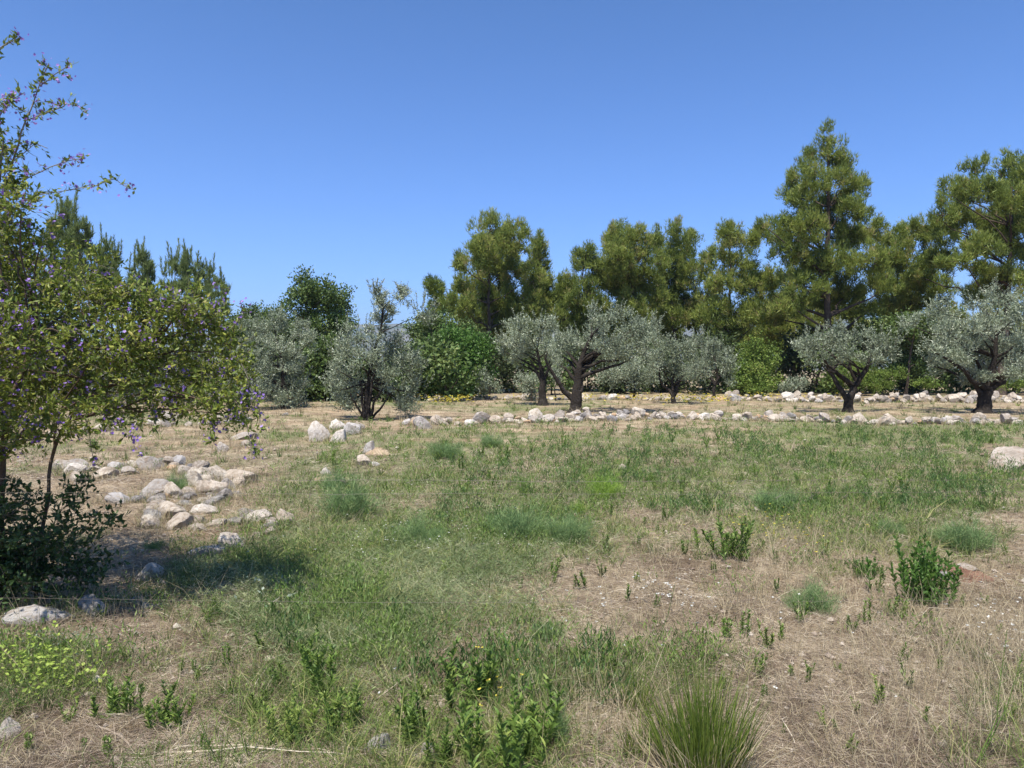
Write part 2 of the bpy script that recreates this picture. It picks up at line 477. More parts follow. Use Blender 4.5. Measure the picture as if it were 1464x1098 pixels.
# ------------------------------------------------------------------ far mountains
def build_mountains():
    m = bpy.data.materials.new('mountain_scrub'); m.use_nodes = True
    N = m.node_tree.nodes; Lk = m.node_tree.links
    p = N['Principled BSDF']; p.inputs['Roughness'].default_value = 1
    tc = N.new('ShaderNodeTexCoord'); n = N.new('ShaderNodeTexNoise'); n.inputs['Scale'].default_value = .012; n.inputs['Detail'].default_value = 10
    r = N.new('ShaderNodeValToRGB'); e = r.color_ramp.elements; e[0].position = .4; e[0].color = (.045, .065, .035, 1); e[1].position = .65; e[1].color = (.15, .14, .115, 1)
    Lk.new(tc.outputs['Object'], n.inputs[0]); Lk.new(n.outputs[0], r.inputs[0]); Lk.new(r.outputs[0], p.inputs['Base Color'])
    xs = np.linspace(-3600, 4200, 160); ys = np.linspace(2300, 4200, 46)
    X, Yy = np.meshgrid(xs, ys)
    Z = np.zeros_like(X)
    for j in range(X.shape[0]):
        for i in range(X.shape[1]):
            x, y = X[j, i], Yy[j, i]
            f = mnoise.fractal(Vector((x / 1500, y / 1500, 3.1)), .9, 2.1, 6)
            w = math.sin(min(1, (y - 2300) / 1900) * math.pi) ** .7
            Z[j, i] = w * (165 + 80 * f + 30 * math.sin(x / 900 + 1)) - 4
    V = np.stack([X.ravel(), Yy.ravel(), Z.ravel()], 1)
    nx, ny = len(xs), len(ys)
    i = (np.arange(ny - 1)[:, None] * nx + np.arange(nx - 1)[None]).ravel()
    acc = Acc(); acc.add(V, .5, quads=np.stack([i, i + 1, i + nx + 1, i + nx], 1))
    tag(link('mountains', acc.mesh('mountains', m, True)), kind='structure')


build_mountains()


# ------------------------------------------------------------------ trees
def px_lobes(Y, lst, spread, rng, back=True):
    """crown masses: (px, py, rx px, ry px) seen at distance Y, spread in depth; half as many again fill the far side"""
    out = []
    for l in lst:
        px, py, rx, ry = l[:4]
        dy = rng.uniform(-.6, .6) * spread if len(l) < 5 else l[4]
        y = Y + dy
        c = at(px, py, y); k = y / F
        out.append((c, np.array([rx * k, (rx + ry) * .5 * k, ry * k])))
    if back:
        for (px, py, rx, ry, *_) in lst[::2]:
            y = Y + spread * rng.uniform(.5, 1.0)
            c = at(px + rng.uniform(-8, 8), py + rng.uniform(0, 12), Y); c[1] = y; k = Y / F
            out.append((c, np.array([rx * k * .9, rx * k * .9, ry * k * .9])))
    return out


def shell(n, rng, inner=.35):
    d = unit(rng.normal(size=(n, 3)))
    r = rng.uniform(inner ** 2, 1, n) ** .5
    return d, r


def fill_crown(acc, lobes, rng, kind, sub_r, per_m2, leaf_n, L, W, up=.6, tuft=1, spread=.55, twig=None, twig_r=.01, keep=1.0, core=0, core_w=.12, twig_p=.35, shift=0.0):
    """each lobe gets sub-clumps through its volume, each sub-clump its leaves or needle tufts"""
    for (c, r) in lobes:
        area = 4 * math.pi * ((r[0] * r[1]) ** 1.6 / 3 + (r[0] * r[2]) ** 1.6 / 3 + (r[1] * r[2]) ** 1.6 / 3) ** (1 / 1.6)
        k = max(3, int(area * per_m2 * keep))
        d, rr = shell(k, rng)
        ctr = c + d * rr[:, None] * r
        vs = np.clip(rng.normal(.5 + shift, .16, k), 0.05, .95)
        for j in range(k):
            s = min(sub_r * rng.uniform(.65, 1.3), r.min() * .75)
            n = int(leaf_n * rng.uniform(.6, 1.3))
            dd = unit(rng.normal(size=(n, 3)))
            P = ctr[j] + dd * (rng.uniform(0, 1, (n, 1)) ** .5) * s * (np.array([.8, .8, 1.1]) if kind == 'needle' else np.array([1, 1, .75]))
            out = unit(d[j] + np.array([0, 0, .25]))
            D = unit(out * .5 + np.array([0, 0, up]) + rng.normal(size=(n, 3)) * spread + dd * .4)
            v = np.clip(vs[j] + rng.normal(0, .16, n), 0, .97)
            dead = rng.random(n) < .012
            v[dead] = 1.0
            if kind == 'needle':
                if tuft > 1:
                    P = np.repeat(P, tuft, 0); v = np.repeat(v, tuft)
                    D = unit(np.repeat(D, tuft, 0) + rng.normal(size=(n * tuft, 3)) * .38)
                needles(acc, P, D, L * rng.uniform(.6, 1.25, len(P)), W, v, rng)
            else:
                if tuft > 1:     # leaves ranged along a short twig
                    t = np.tile(np.linspace(0, 1, tuft), n)[:, None]
                    P = np.repeat(P, tuft, 0) + np.repeat(D, tuft, 0) * t * L * 2.2
                    D = unit(np.repeat(D, tuft, 0) * .8 + rng.normal(size=(n * tuft, 3)) * .6)
                    v = np.clip(np.repeat(v, tuft) + rng.normal(0, .08, n * tuft), 0, 1)
                (needles if kind == 'olive' else leaves)(acc, P, D, L * rng.uniform(.6, 1.25, len(P)), W, v, rng)
            if core and rr[j] < .8:
                m = int(core * rng.uniform(.6, 1.3))
                Pc = ctr[j] + rng.normal(size=(m, 3)) * s * .4
                needles(acc, Pc, unit(rng.normal(size=(m, 3)) + np.array([0, 0, .5])), L * 1.15, core_w, np.clip(vs[j] + rng.normal(-.05, .12, m), 0, .9), rng)
            if twig is not None and rng.random() < twig_p:
                tube(twig, curve_path(c, ctr[j], 4, rng, .2, .05), [twig_r * 1.6, twig_r * 1.3, twig_r, twig_r * .5], 3, .5)


def trunk_and_limbs(acc, base, path, r0, lobes, rng, sides=8, limb_r=.3, start=.35, flare=1.35, sag=.1, crook=.04):
    """path: points from the base up; limbs leave it towards the crown masses"""
    path = [np.asarray(p, float) for p in path]
    pts = []
    for a, b in zip(path[:-1], path[1:]):
        pts.append(curve_path(a, b, 6, rng, crook, 0)[:-1])
    pts = np.concatenate(pts + [path[-1][None]])
    k = len(pts)
    t = np.linspace(0, 1, k)
    rad = r0 * (1 - t * .82)
    rad[0] *= flare; rad[1] *= 1 + (flare - 1) * .3
    rad *= rng.uniform(.93, 1.07, k)
    tube(acc, pts, rad, sides, .45)
    for (c, r) in lobes:
        below = [i for i in range(k) if t[i] >= start]
        want = c[2] - .45 * np.linalg.norm((c - pts[-1])[:2]) - r[2] * .3
        i = min(below, key=lambda q: abs(pts[q][2] - want))
        lp = curve_path(pts[i], c, 7, rng, .25, sag)
        rr = min(rad[i] * .6, limb_r * r0) * np.linspace(1, .18, 7)
        tube(acc, lp, rr, 5, .45)


def make_tree(name, label, cat, Y, lst, base_px, mats, rng, spread, kind, prm, trunk, group=None, extra=None, base_py=None, back=True, foliage_name='crown', path_px=None):
    lobes = px_lobes(Y, lst, spread, rng, back)
    b = at(base_px, 500, Y); b[2] = float(gz(b[0], b[1])) - .05
    root = link(name, None, None, tuple(b))
    tag(root, label, cat, group)
    leaf = Acc(); wood = Acc()
    fill_crown(leaf, lobes, rng, kind, twig=wood, **prm)
    top = max(lobes, key=lambda l: l[0][2])[0]
    if path_px: path = [b] + [at(x, y, Y) for x, y in path_px]
    else:
        mid = b * .45 + top * .55; mid[0] += rng.uniform(-.3, .3)
        path = [b, b * .75 + mid * .25 + rng.normal(size=3) * .05, mid, top]
    trunk_and_limbs(wood, b, path, trunk['r0'], lobes, rng, **{k: v for k, v in trunk.items() if k != 'r0'})
    if extra: extra(wood, b, lobes)
    if kind == 'olive': wisps(leaf, wood, lobes[:len(lst)], rng, 11)
    if name == 'young_pine_tree': spires(leaf, wood, lobes[:len(lst)], rng)
    link('trunk', wood.mesh(name + '_trunk', mats[1], True, b), root)
    link(foliage_name, leaf.mesh(name + '_crown', mats[0], False, b), root)
    return root


PINE_PRM = dict(sub_r=.50, per_m2=1.4, leaf_n=29, L=.36, W=.038, up=1.5, tuft=5, spread=.26, twig_r=.025, core=40, core_w=.07, twig_p=.2)
PT = dict(r0=.26, limb_r=.45, start=.30, sag=.02)

pines = [
    ('P1', 60, 702, 4.0, [(700, 330, 28, 22), (735, 345, 26, 28), (690, 362, 28, 26), (725, 385, 36, 30), (762, 402, 20, 26), (680, 408, 30, 26), (712, 430, 40, 28), (756, 442, 28, 24), (664, 440, 24, 20), (700, 464, 42, 18), (656, 372, 11, 14), (742, 468, 28, 16), (655, 410, 10, 10)],
     'broad rounded pine with dense crown rising behind the bright green bush', .26),
    ('P1b', 63, 772, 2.0, [(770, 352, 10, 18), (772, 378, 13, 22), (773, 408, 17, 22), (768, 440, 22, 22), (788, 445, 18, 20)],
     'narrow upright pine close against the right side of the broad rounded pine', .18),
    ('P0', 55, 630, 1.5, [(618, 406, 12, 12), (626, 422, 13, 13), (640, 436, 14, 14), (620, 442, 11, 12)],
     'small young pine with a little round head left of the broad rounded pine', .12),
    ('P2a', 62, 812, 3.2, [(838, 364, 18, 13), (846, 386, 23, 20), (812, 408, 22, 18), (795, 430, 20, 22), (838, 424, 28, 24), (808, 458, 28, 20), (845, 460, 30, 20)],
     'lower rounded pine with olive green crown between broad pine and twin-topped pine', .2),
    ('P2b', 60, 931, 3.5, [(885, 338, 21, 20), (908, 345, 22, 20), (882, 366, 26, 22), (918, 380, 34, 24), (892, 402, 34, 24), (932, 418, 32, 22), (900, 438, 28, 18)],
     'flat topped pine with bare trunk standing behind the twisted dark olive', .24),
    ('P2c', 64, 978, 3.2, [(940, 342, 14, 16), (966, 336, 16, 16), (986, 350, 14, 20), (960, 372, 26, 24), (984, 390, 18, 26), (954, 404, 26, 18), (976, 428, 28, 20), (1002, 446, 18, 18), (962, 455, 26, 14)],
     'many pointed pine at the right end of the middle pine clump', .22),
    ('P3', 58, 1053, 3.6, [(1045, 336, 18, 17), (1070, 348, 18, 18), (1030, 368, 17, 20), (1062, 384, 32, 22), (1033, 410, 25, 20), (1080, 415, 28, 20), (1022, 446, 24, 14), (1060, 450, 34, 20), (1092, 448, 22, 16), (1045, 474, 28, 10)],
     'medium pine with a gappy crown just left of the tallest pine', .22),
    ('P4', 55, 1190, 4.2, [(1183, 198, 12, 16), (1190, 222, 22, 20), (1150, 244, 12, 14), (1210, 236, 14, 14), (1165, 258, 24, 18), (1200, 265, 28, 20), (1235, 268, 14, 14), (1145, 285, 20, 16), (1185, 298, 32, 22), (1225, 298, 24, 18),
                           (1118, 320, 24, 12), (1091, 322, 12, 7), (1155, 328, 32, 20), (1208, 338, 36, 22), (1250, 328, 22, 16), (1130, 362, 32, 20), (1185, 376, 40, 22), (1240, 372, 32, 22), (1105, 400, 26, 16), (1150, 410, 34, 20),
                           (1215, 415, 38, 22), (1262, 408, 26, 18), (1130, 440, 28, 12), (1245, 442, 26, 12)],
     'tallest pine with pointed open crown and thick bare trunk', .36),
    ('P5', 61, 1312, 3.5, [(1290, 335, 20, 16), (1318, 345, 20, 17), (1275, 368, 24, 20), (1310, 378, 30, 22), (1344, 378, 17, 17), (1290, 408, 34, 20), (1335, 410, 32, 17), (1322, 434, 32, 12), (1280, 436, 26, 12)],
     'rounded pine filling the gap between the tallest pine and the right edge pine', .24),
    ('P6', 52, 1430, 4.6, [(1397, 238, 18, 15), (1448, 235, 20, 18), (1474, 250, 26, 26), (1375, 272, 20, 15), (1412, 270, 28, 20), (1450, 284, 34, 22), (1348, 308, 18, 11), (1346, 282, 9, 9), (1382, 312, 32, 17), (1426, 322, 38, 20), (1478, 326, 34, 22),
                           (1358, 340, 24, 11), (1398, 356, 34, 15), (1452, 362, 34, 15), (1500, 300, 34, 30), (1500, 365, 30, 18), (1366, 374, 26, 9), (1412, 388, 34, 12), (1450, 395, 34, 14), (1392, 428, 18, 11), (1480, 400, 30, 18)],
     'large spreading pine with dark low branches at the right edge', .34),
    ('P7', 66, 1143, 3.0, [(1120, 426, 24, 16), (1148, 446, 24, 18), (1112, 466, 26, 14), (1160, 470, 20, 14)],
     'shaded pine with thin straight trunk half hidden behind the tallest pine', .17),
]
backrow = [(690, 480), (760, 470), (820, 468), (880, 455), (945, 460), (1010, 468), (1075, 462), (1110, 470), (1165, 455), (1230, 450), (1290, 455), (1345, 452), (1440, 462), (1490, 440)]
SPOT = ['behind the broad rounded pine', 'behind the narrow upright pine', 'left of the twin-topped pine', 'under the flat topped pine', 'right under the flat topped pine', 'under the many pointed pine',
        'left of the tallest pine, in the gap', 'just left of the tallest trunk', 'just right of the tallest trunk', 'right of the tallest pine', 'behind the rounded gap pine', 'between the rounded gap pine and right edge pine', 'below the right edge pine', 'at the very right edge']
for (bx, by), sp in zip(backrow, SPOT):
    q = np.random.default_rng(int(bx))
    pines.append(('B', float(q.uniform(68, 76)), bx, 2.5, [(bx + q.uniform(-26, 26), by + q.uniform(-22, 40), q.uniform(18, 28), q.uniform(13, 18)) for _ in range(5)] + [(bx, by + 30, 34, 18)], 'low shaded pine of the back row, ' + sp, .2))
for i, (code, Y, bx, spread, lst, label, r0) in enumerate(pines):
    rg = np.random.default_rng(100 + i)
    prm = dict(PINE_PRM); prm['shift'] = rg.uniform(-.14, .16)
    if code == 'B': prm.update(per_m2=.8, leaf_n=22, W=.07, L=.44, core=22, core_w=.12)
    if code in ('P0', 'P1b'): prm.update(sub_r=.4, per_m2=1.5)
    if code in ('P4', 'P6', 'P3'): prm.update(per_m2=1.3)
    lst = [(x, y, rx * 1.07, ry * 1.1) for x, y, rx, ry in lst]
    make_tree('pine_tree', label, 'pine tree', Y, lst, bx, (M_PINE, M_BARK), rg, spread, 'needle', prm, dict(PT, r0=r0), back=(code != 'B'))

def spires(leaf, wood, lobes, rng):
    for (c, r) in lobes:
        for _ in range(5):
            p0 = c + np.array([rng.normal() * r[0] * .5, rng.normal() * r[1] * .5, r[2] * rng.uniform(.2, .8)])
            d = unit(np.array([rng.normal(0, .12), rng.normal(0, .12), 1.0])); Ls = rng.uniform(.5, 1.2)
            q = curve_path(p0, p0 + d * Ls, 4, rng, .08, 0)
            tube(wood, q, [.014, .011, .008, .004], 3, .5)
            m = 90; t = rng.uniform(0, 1, m)
            P = np.stack([np.interp(t, np.linspace(0, 1, 4), q[:, i]) for i in range(3)], 1)
            needles(leaf, P, unit(d * 1.2 + rng.normal(size=(m, 3)) * .45), .30 * rng.uniform(.6, 1.2, m) * (1.15 - .5 * t), .035, np.clip(rng.normal(.6, .2, m), 0, 1), rng)


# young feathery pines behind the flowering shrub
YP = [(44, 92, [(84, 322, 8, 24), (97, 315, 9, 26), (112, 335, 8, 26), (75, 348, 10, 22), (100, 362, 16, 26), (125, 352, 7, 26), (90, 400, 26, 24), (122, 395, 16, 22)], 'tallest of the feathery young pines, just above the flowering shrub'),
      (46, 158, [(152, 366, 7, 20), (165, 372, 6, 16), (145, 392, 10, 20), (160, 402, 14, 20), (155, 430, 20, 18)], 'feathery young pine second from the left in the row of young pines'),
      (45, 206, [(203, 378, 8, 20), (214, 392, 7, 16), (192, 398, 8, 18), (206, 415, 18, 20), (215, 440, 18, 18)], 'feathery young pine in the middle of the row of young pines'),
      (44, 258, [(250, 382, 6, 18), (266, 385, 7, 20), (240, 405, 8, 16), (262, 410, 16, 20), (256, 440, 22, 20)], 'twin-tipped feathery young pine fourth in the row of young pines'),
      (45, 298, [(284, 390, 7, 18), (298, 402, 7, 16), (312, 415, 6, 14), (292, 425, 16, 18), (314, 440, 12, 14), (300, 455, 20, 16)], 'lowest feathery young pine at the right end of the row of young pines')]
for i, (Y, bx, lst, label) in enumerate(YP):
    make_tree('young_pine_tree', label, 'pine tree', Y, lst, bx, (M_PINE_BLUE, M_BARK), np.random.default_rng(200 + i), 1.2, 'needle',
              dict(sub_r=.24, per_m2=2.4, leaf_n=26, L=.40, W=.045, up=2.2, tuft=3, spread=.2, twig_r=.012, twig_p=.3), dict(r0=.1, limb_r=.4, start=.2, sag=-.05))

# broad-leaved trees and bushes
BL = dict(sub_r=.36, per_m2=2.0, leaf_n=40, L=.17, W=.10, up=.35, tuft=2, spread=.8, twig_r=.015, core=16, core_w=.14, twig_p=.15)
BT = dict(r0=.14, limb_r=.5, start=.15, sag=.03)
broad = [
    ('carob_tree', 45, 458, 2.0, [(430, 400, 12, 12), (414, 424, 12, 8), (442, 418, 18, 15), (470, 418, 18, 16), (490, 432, 13, 18), (455, 442, 32, 20), (420, 446, 16, 12), (462, 472, 36, 22), (486, 462, 20, 18), (450, 505, 34, 22)], M_OAK, .16,
     'dark green broadleaf tree with lumpy open top behind the grey olives', 'tree'),
    ('oak_tree', 43, 465, 1.5, [(445, 520, 30, 22), (480, 505, 30, 22), (460, 550, 40, 20), (590, 520, 26, 26), (585, 550, 30, 18), (510, 535, 30, 24), (550, 555, 34, 16)], M_OAK, .12,
     'low dark green thicket filling the gap behind the two left grey olives', 'tree'),
    ('oak_tree', 52, 375, 2.0, [(372, 452, 28, 14), (346, 458, 22, 12), (402, 452, 20, 12), (370, 475, 40, 20), (400, 480, 30, 20), (340, 480, 26, 22)], M_OAK, .16,
     'low rounded dark tree on the skyline behind the leftmost grey olive', 'tree'),
    ('oak_tree', 50, 625, 2.0, [(616, 458, 16, 14), (638, 466, 20, 18), (600, 476, 18, 16), (625, 490, 30, 20), (660, 478, 20, 16)], M_OAK, .16,
     'dark green tree tucked under the small young pine', 'tree'),
    ('green_bush', 45, 655, 2.2, [(655, 490, 28, 20), (628, 508, 24, 24), (682, 505, 24, 24), (650, 530, 40, 26), (615, 540, 18, 24), (690, 535, 14, 20), (655, 552, 36, 14)], M_BRIGHT, .1,
     'large bright green rounded bush between the multi-stemmed olive and pine', 'bush'),
    ('green_bush', 52, 1085, 1.8, [(1078, 500, 14, 16), (1095, 515, 16, 20), (1070, 530, 20, 22), (1100, 540, 18, 18), (1080, 553, 28, 12)], M_LIME, .08,
     'light yellow green bush between the middle olives and tallest pine', 'bush'),
    ('green_tree', 52, 1295, 2.2, [(1282, 468, 24, 18), (1310, 462, 24, 18), (1335, 468, 20, 16), (1295, 492, 36, 20), (1330, 500, 26, 18), (1300, 525, 36, 20)], M_OAK, .14,
     'rounded mid green broadleaf tree between the forked olive and right edge olive', 'tree'),
    ('green_bush', 51, 1232, 1.6, [(1215, 538, 24, 16), (1245, 545, 28, 16), (1270, 540, 24, 18), (1235, 525, 18, 12)], M_LIME, .06,
     'olive green bush directly behind the trunk of the forked olive', 'bush'),
    ('green_bush', 48.5, 1326, .7, [(1322, 546, 9, 7), (1334, 550, 8, 7)], M_LIME, .03,
     'tiny lime green bush on the far wall left of right edge olive', 'bush'),
    ('green_bush', 49, 1442, 1.0, [(1432, 546, 18, 8), (1455, 550, 16, 7)], M_LIME, .04,
     'low lime green bush at the far wall beside the right edge olive trunk', 'bush'),
    ('grey_bush', 43, 695, .8, [(693, 540, 12, 14), (700, 553, 14, 12), (688, 556, 10, 10)], M_OLIVE, .04,
     'small dull green bush at the foot of the bright green bush', 'bush'),
    ('grey_bush', 47, 1141, .8, [(1135, 546, 10, 7), (1148, 546, 11, 8), (1141, 553, 14, 6)], M_OLIVE, .05,
     'little ball shaped grey green bush in front of the far wall', 'bush'),
    ('grey_bush', 43, 760, .8, [(752, 545, 12, 12), (766, 540, 10, 12), (758, 555, 14, 8)], M_OLIVE, .04,
     'pale grey green bush behind the straight single olive trunk', 'bush'),
]
for i, (name, Y, bx, spread, lst, mat, r0, label, cat) in enumerate(broad):
    prm = dict(BL)
    if cat == 'bush' and r0 < .07: prm.update(sub_r=.22, per_m2=3.2, L=.11, W=.055, leaf_n=30)
    if mat is M_OLIVE: prm.update(W=.035)
    make_tree(name, label, cat, Y, lst, bx, (mat, M_BARK), np.random.default_rng(300 + i), spread, 'leaf', prm, dict(BT, r0=r0), foliage_name='foliage' if cat == 'bush' else 'crown')

# dark understory shrubs along the foot of the pines
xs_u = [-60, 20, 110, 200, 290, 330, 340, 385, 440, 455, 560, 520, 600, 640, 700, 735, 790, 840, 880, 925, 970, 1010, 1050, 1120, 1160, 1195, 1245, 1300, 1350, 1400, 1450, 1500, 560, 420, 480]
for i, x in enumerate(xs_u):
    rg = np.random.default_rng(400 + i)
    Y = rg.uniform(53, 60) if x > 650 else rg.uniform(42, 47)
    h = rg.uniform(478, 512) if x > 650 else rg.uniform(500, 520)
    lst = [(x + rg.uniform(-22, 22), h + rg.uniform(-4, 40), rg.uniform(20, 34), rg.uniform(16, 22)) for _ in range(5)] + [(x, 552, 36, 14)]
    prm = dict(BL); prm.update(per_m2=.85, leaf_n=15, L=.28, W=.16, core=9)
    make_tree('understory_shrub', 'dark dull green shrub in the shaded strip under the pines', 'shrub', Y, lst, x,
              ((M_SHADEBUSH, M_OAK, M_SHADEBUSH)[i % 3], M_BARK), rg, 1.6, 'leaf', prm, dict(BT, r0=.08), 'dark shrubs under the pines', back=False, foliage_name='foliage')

# olives
OL = dict(sub_r=.25, per_m2=4.4, leaf_n=24, L=.10, W=.034, up=.75, tuft=5, spread=.55, twig_r=.009, core=10, core_w=.08, twig_p=.3)
OT = dict(r0=.16, limb_r=.45, start=.45, sag=.03, flare=1.5, crook=.12)
olives = [
    (34, 404, 2.0, [(360, 468, 20, 20), (393, 462, 26, 22), (428, 478, 18, 22), (352, 505, 24, 26), (392, 508, 34, 28), (424, 522, 18, 26), (365, 548, 28, 22), (402, 552, 32, 22), (340, 540, 20, 26), (375, 570, 30, 14), (415, 568, 26, 14), (430, 550, 14, 18)], .15, None, 'bushy blue-grey olive beside the flowering shrub, branches to the ground', .9),
    (37, 285, 2.0, [(262, 520, 34, 30), (310, 525, 30, 32), (235, 545, 28, 24), (288, 552, 40, 18), (330, 555, 20, 16), (260, 568, 34, 12), (310, 568, 30, 12)], .15, None, 'shaded olive glimpsed beneath the right part of the flowering shrub', .9),
    (38, 150, 2.0, [(100, 520, 38, 30), (150, 525, 34, 30), (190, 545, 30, 22), (120, 555, 44, 16), (60, 545, 34, 24), (110, 568, 40, 12), (170, 568, 34, 12)], .15, None, 'shaded olive behind the left part of the flowering shrub', .8),
    (27, 526, 1.4, [(539, 425, 6, 20), (571, 432, 8, 24), (556, 445, 6, 16), (602, 456, 22, 14), (545, 458, 14, 14), (500, 498, 24, 26), (478, 528, 20, 28), (530, 486, 22, 24), (562, 498, 24, 28), (582, 530, 22, 28), (545, 540, 24, 24), (498, 556, 22, 18), (574, 572, 20, 20), (520, 520, 20, 20), (480, 560, 12, 14), (578, 586, 20, 12), (488, 580, 18, 12), (600, 560, 12, 16), (540, 418, 7, 14), (575, 418, 7, 12)], .14,
     [(524, 580), (528, 540), (536, 500), (548, 440)], 'multi-stemmed grey olive with thin upright shoots and loose sparse crown', .72),
    (37.5, 776, 1.5, [(745, 475, 22, 17), (776, 470, 22, 17), (735, 498, 20, 18), (765, 503, 26, 17), (795, 490, 18, 18), (742, 520, 14, 10), (722, 490, 9, 12)], .23, [(777, 548), (774, 530), (768, 500)], 'silvery olive with a straight single trunk, left of the twisted one', 1.0),
    (31, 823, 2.0, [(800, 500, 20, 16), (830, 488, 24, 18), (860, 466, 24, 16), (882, 450, 18, 11), (905, 470, 24, 18), (925, 490, 22, 22), (868, 495, 30, 20), (905, 515, 26, 18), (838, 508, 18, 10), (798, 520, 14, 8), (937, 466, 11, 14), (850, 448, 12, 10)], .30, [(824, 572), (826, 548), (829, 520), (845, 480)], 'twisted dark-trunked olive forking low, with wide silvery crown', 1.0),
    (45, 905, 2.0, [(900, 528, 26, 18), (930, 535, 22, 16), (872, 535, 22, 16), (905, 548, 34, 10)], .12, None, 'shaded dull olive half hidden behind the twisted olive crown', 1.0),
    (39.5, 964, 1.8, [(948, 505, 19, 14), (975, 500, 24, 17), (996, 520, 19, 17), (960, 528, 22, 16), (985, 540, 18, 10), (934, 520, 12, 12)], .14, [(963, 566), (961, 545), (970, 515)], 'small rounded olive with short forked trunk, third in the middle group', 1.0),
    (44, 1021, 1.6, [(1018, 500, 18, 15), (1037, 520, 18, 17), (1010, 528, 16, 14), (1046, 536, 10, 10), (1000, 494, 14, 12)], .11, [(1020, 558), (1026, 540), (1020, 510)], 'small olive furthest right in the middle group, near the light green bush', 1.0),
    (32, 1213, 1.6, [(1160, 482, 18, 12), (1185, 490, 22, 14), (1215, 490, 26, 14), (1250, 486, 24, 15), (1275, 500, 15, 15), (1150, 498, 11, 10), (1200, 506, 26, 10), (1242, 510, 28, 11), (1168, 512, 12, 9), (1200, 478, 14, 8)], .22, [(1214, 570), (1222, 552), (1238, 530), (1246, 505)], 'neatly forked olive with open umbrella crown, alone below the tallest pine', .95),
    (31, 1406, 2.4, [(1345, 452, 20, 18), (1360, 480, 28, 20), (1393, 470, 32, 24), (1430, 430, 22, 17), (1462, 450, 26, 26), (1340, 500, 20, 18), (1375, 513, 30, 19), (1420, 500, 34, 24), (1468, 498, 28, 26), (1396, 538, 26, 10), (1450, 530, 28, 14), (1330, 526, 10, 10), (1395, 440, 18, 14), (1500, 470, 26, 30), (1490, 515, 26, 22)], .33,
     [(1407, 570), (1412, 552), (1420, 535), (1425, 480)], 'big dense grey-green olive with thick dark trunk at right edge', 1.0),
    (43.5, 795, .8, [(790, 540, 9, 10), (803, 533, 8, 8)], .05, [(793, 555), (797, 540)], 'slim little olive leaning behind the twisted trunk', .8),
]


def wisps(leaf, wood, lobes, rng, n=7):
    """upright wispy shoots standing out of an olive crown"""
    for (c, r) in lobes:
        for _ in range(n):
            a = rng.uniform(0, 6.28); e = rng.uniform(.1, 1)
            o = np.array([math.cos(a) * math.sqrt(1 - e * e), math.sin(a) * math.sqrt(1 - e * e), e])
            p0 = c + o * r * .75
            d = unit(o * .5 + np.array([0, 0, .8]) + rng.normal(size=3) * .25)
            Ls = rng.uniform(.3, .85) * min(1, r.min() / .5 + .3)
            q = curve_path(p0, p0 + d * Ls, 4, rng, .15, 0)
            tube(wood, q, [.009, .007, .005, .003], 3, .6)
            m = int(34 * Ls / .6); t = rng.uniform(.1, 1, m)
            P = np.stack([np.interp(t, np.linspace(0, 1, 4), q[:, i]) for i in range(3)], 1)
            D = unit(d * .8 + rng.normal(size=(m, 3)) * .7)
            leaves(leaf, P, D, rng.uniform(.05, .10, m), .026, np.clip(rng.normal(.62, .2, m), 0, 1), rng)


def olive_forks(i):
    def ex(wood, b, lobes):
        Y = b[1]
        if i == 3:
            for (x0, y0, x1, y1, r) in [(522, 596, 514, 545, .07), (530, 598, 548, 555, .07), (520, 598, 500, 560, .05), (532, 598, 562, 560, .05), (527, 590, 540, 500, .06), (516, 598, 530, 520, .06)]:
                tube(wood, curve_path(at(x0, y0, Y + R.uniform(-.2, .2)), at(x1, y1, Y + R.uniform(-.5, .5)), 7, R, .2, .02), np.linspace(r, r * .4, 7), 6, .5)
        if i == 5:
            tube(wood, curve_path(at(818, 570, Y), at(790, 533, Y - .2), 7, R, .2, .0), np.linspace(.13, .07, 7), 8, .5)
            tube(wood, curve_path(at(790, 533, Y - .2), at(782, 505, Y - .4), 5, R, .2, .0), np.linspace(.07, .03, 5), 6, .5)
            tube(wood, curve_path(at(828, 560, Y), at(835, 520, Y + .3), 6, R, .2, 0), np.linspace(.16, .09, 6), 8, .5)
            tube(wood, curve_path(at(835, 522, Y + .3), at(880, 490, Y), 6, R, .2, 0), np.linspace(.1, .04, 6), 6, .5)
        if i == 9:
            tube(wood, curve_path(at(1211, 572, Y), at(1186, 530, Y), 7, R, .15, .02), np.linspace(.12, .07, 7), 8, .5)
            tube(wood, curve_path(at(1186, 532, Y), at(1176, 505, Y - .2), 5, R, .2, 0), np.linspace(.07, .03, 5), 6, .5)
            tube(wood, curve_path(at(1187, 530, Y), at(1206, 514, Y + .2), 5, R, .3, .1), np.linspace(.07, .03, 5), 6, .5)
            tube(wood, curve_path(at(1226, 548, Y), at(1214, 515, Y), 5, R, .2, .0), np.linspace(.08, .04, 5), 6, .5)
        if i == 10:
            tube(wood, curve_path(at(1412, 560, Y), at(1450, 525, Y), 7, R, .2, .02), np.linspace(.15, .07, 7), 8, .5)
            tube(wood, curve_path(at(1405, 570, Y), at(1388, 535, Y), 6, R, .2, .0), np.linspace(.12, .05, 6), 8, .5)
        if i == 7:
            tube(wood, curve_path(at(964, 566, Y), at(978, 535, Y), 6, R, .2, .0), np.linspace(.1, .04, 6), 6, .5)
            tube(wood, curve_path(at(962, 566, Y), at(944, 525, Y), 6, R, .2, .0), np.linspace(.09, .03, 6), 6, .5)
        if i in (4, 8):
            x = 776 if i == 4 else 1021
            tube(wood, curve_path(at(x, 548, Y), at(x - 18, 515, Y), 6, R, .2, .0), np.linspace(.09, .04, 6), 6, .5)
            tube(wood, curve_path(at(x, 550, Y), at(x + 16, 515, Y), 6, R, .2, .0), np.linspace(.09, .04, 6), 6, .5)
    return ex


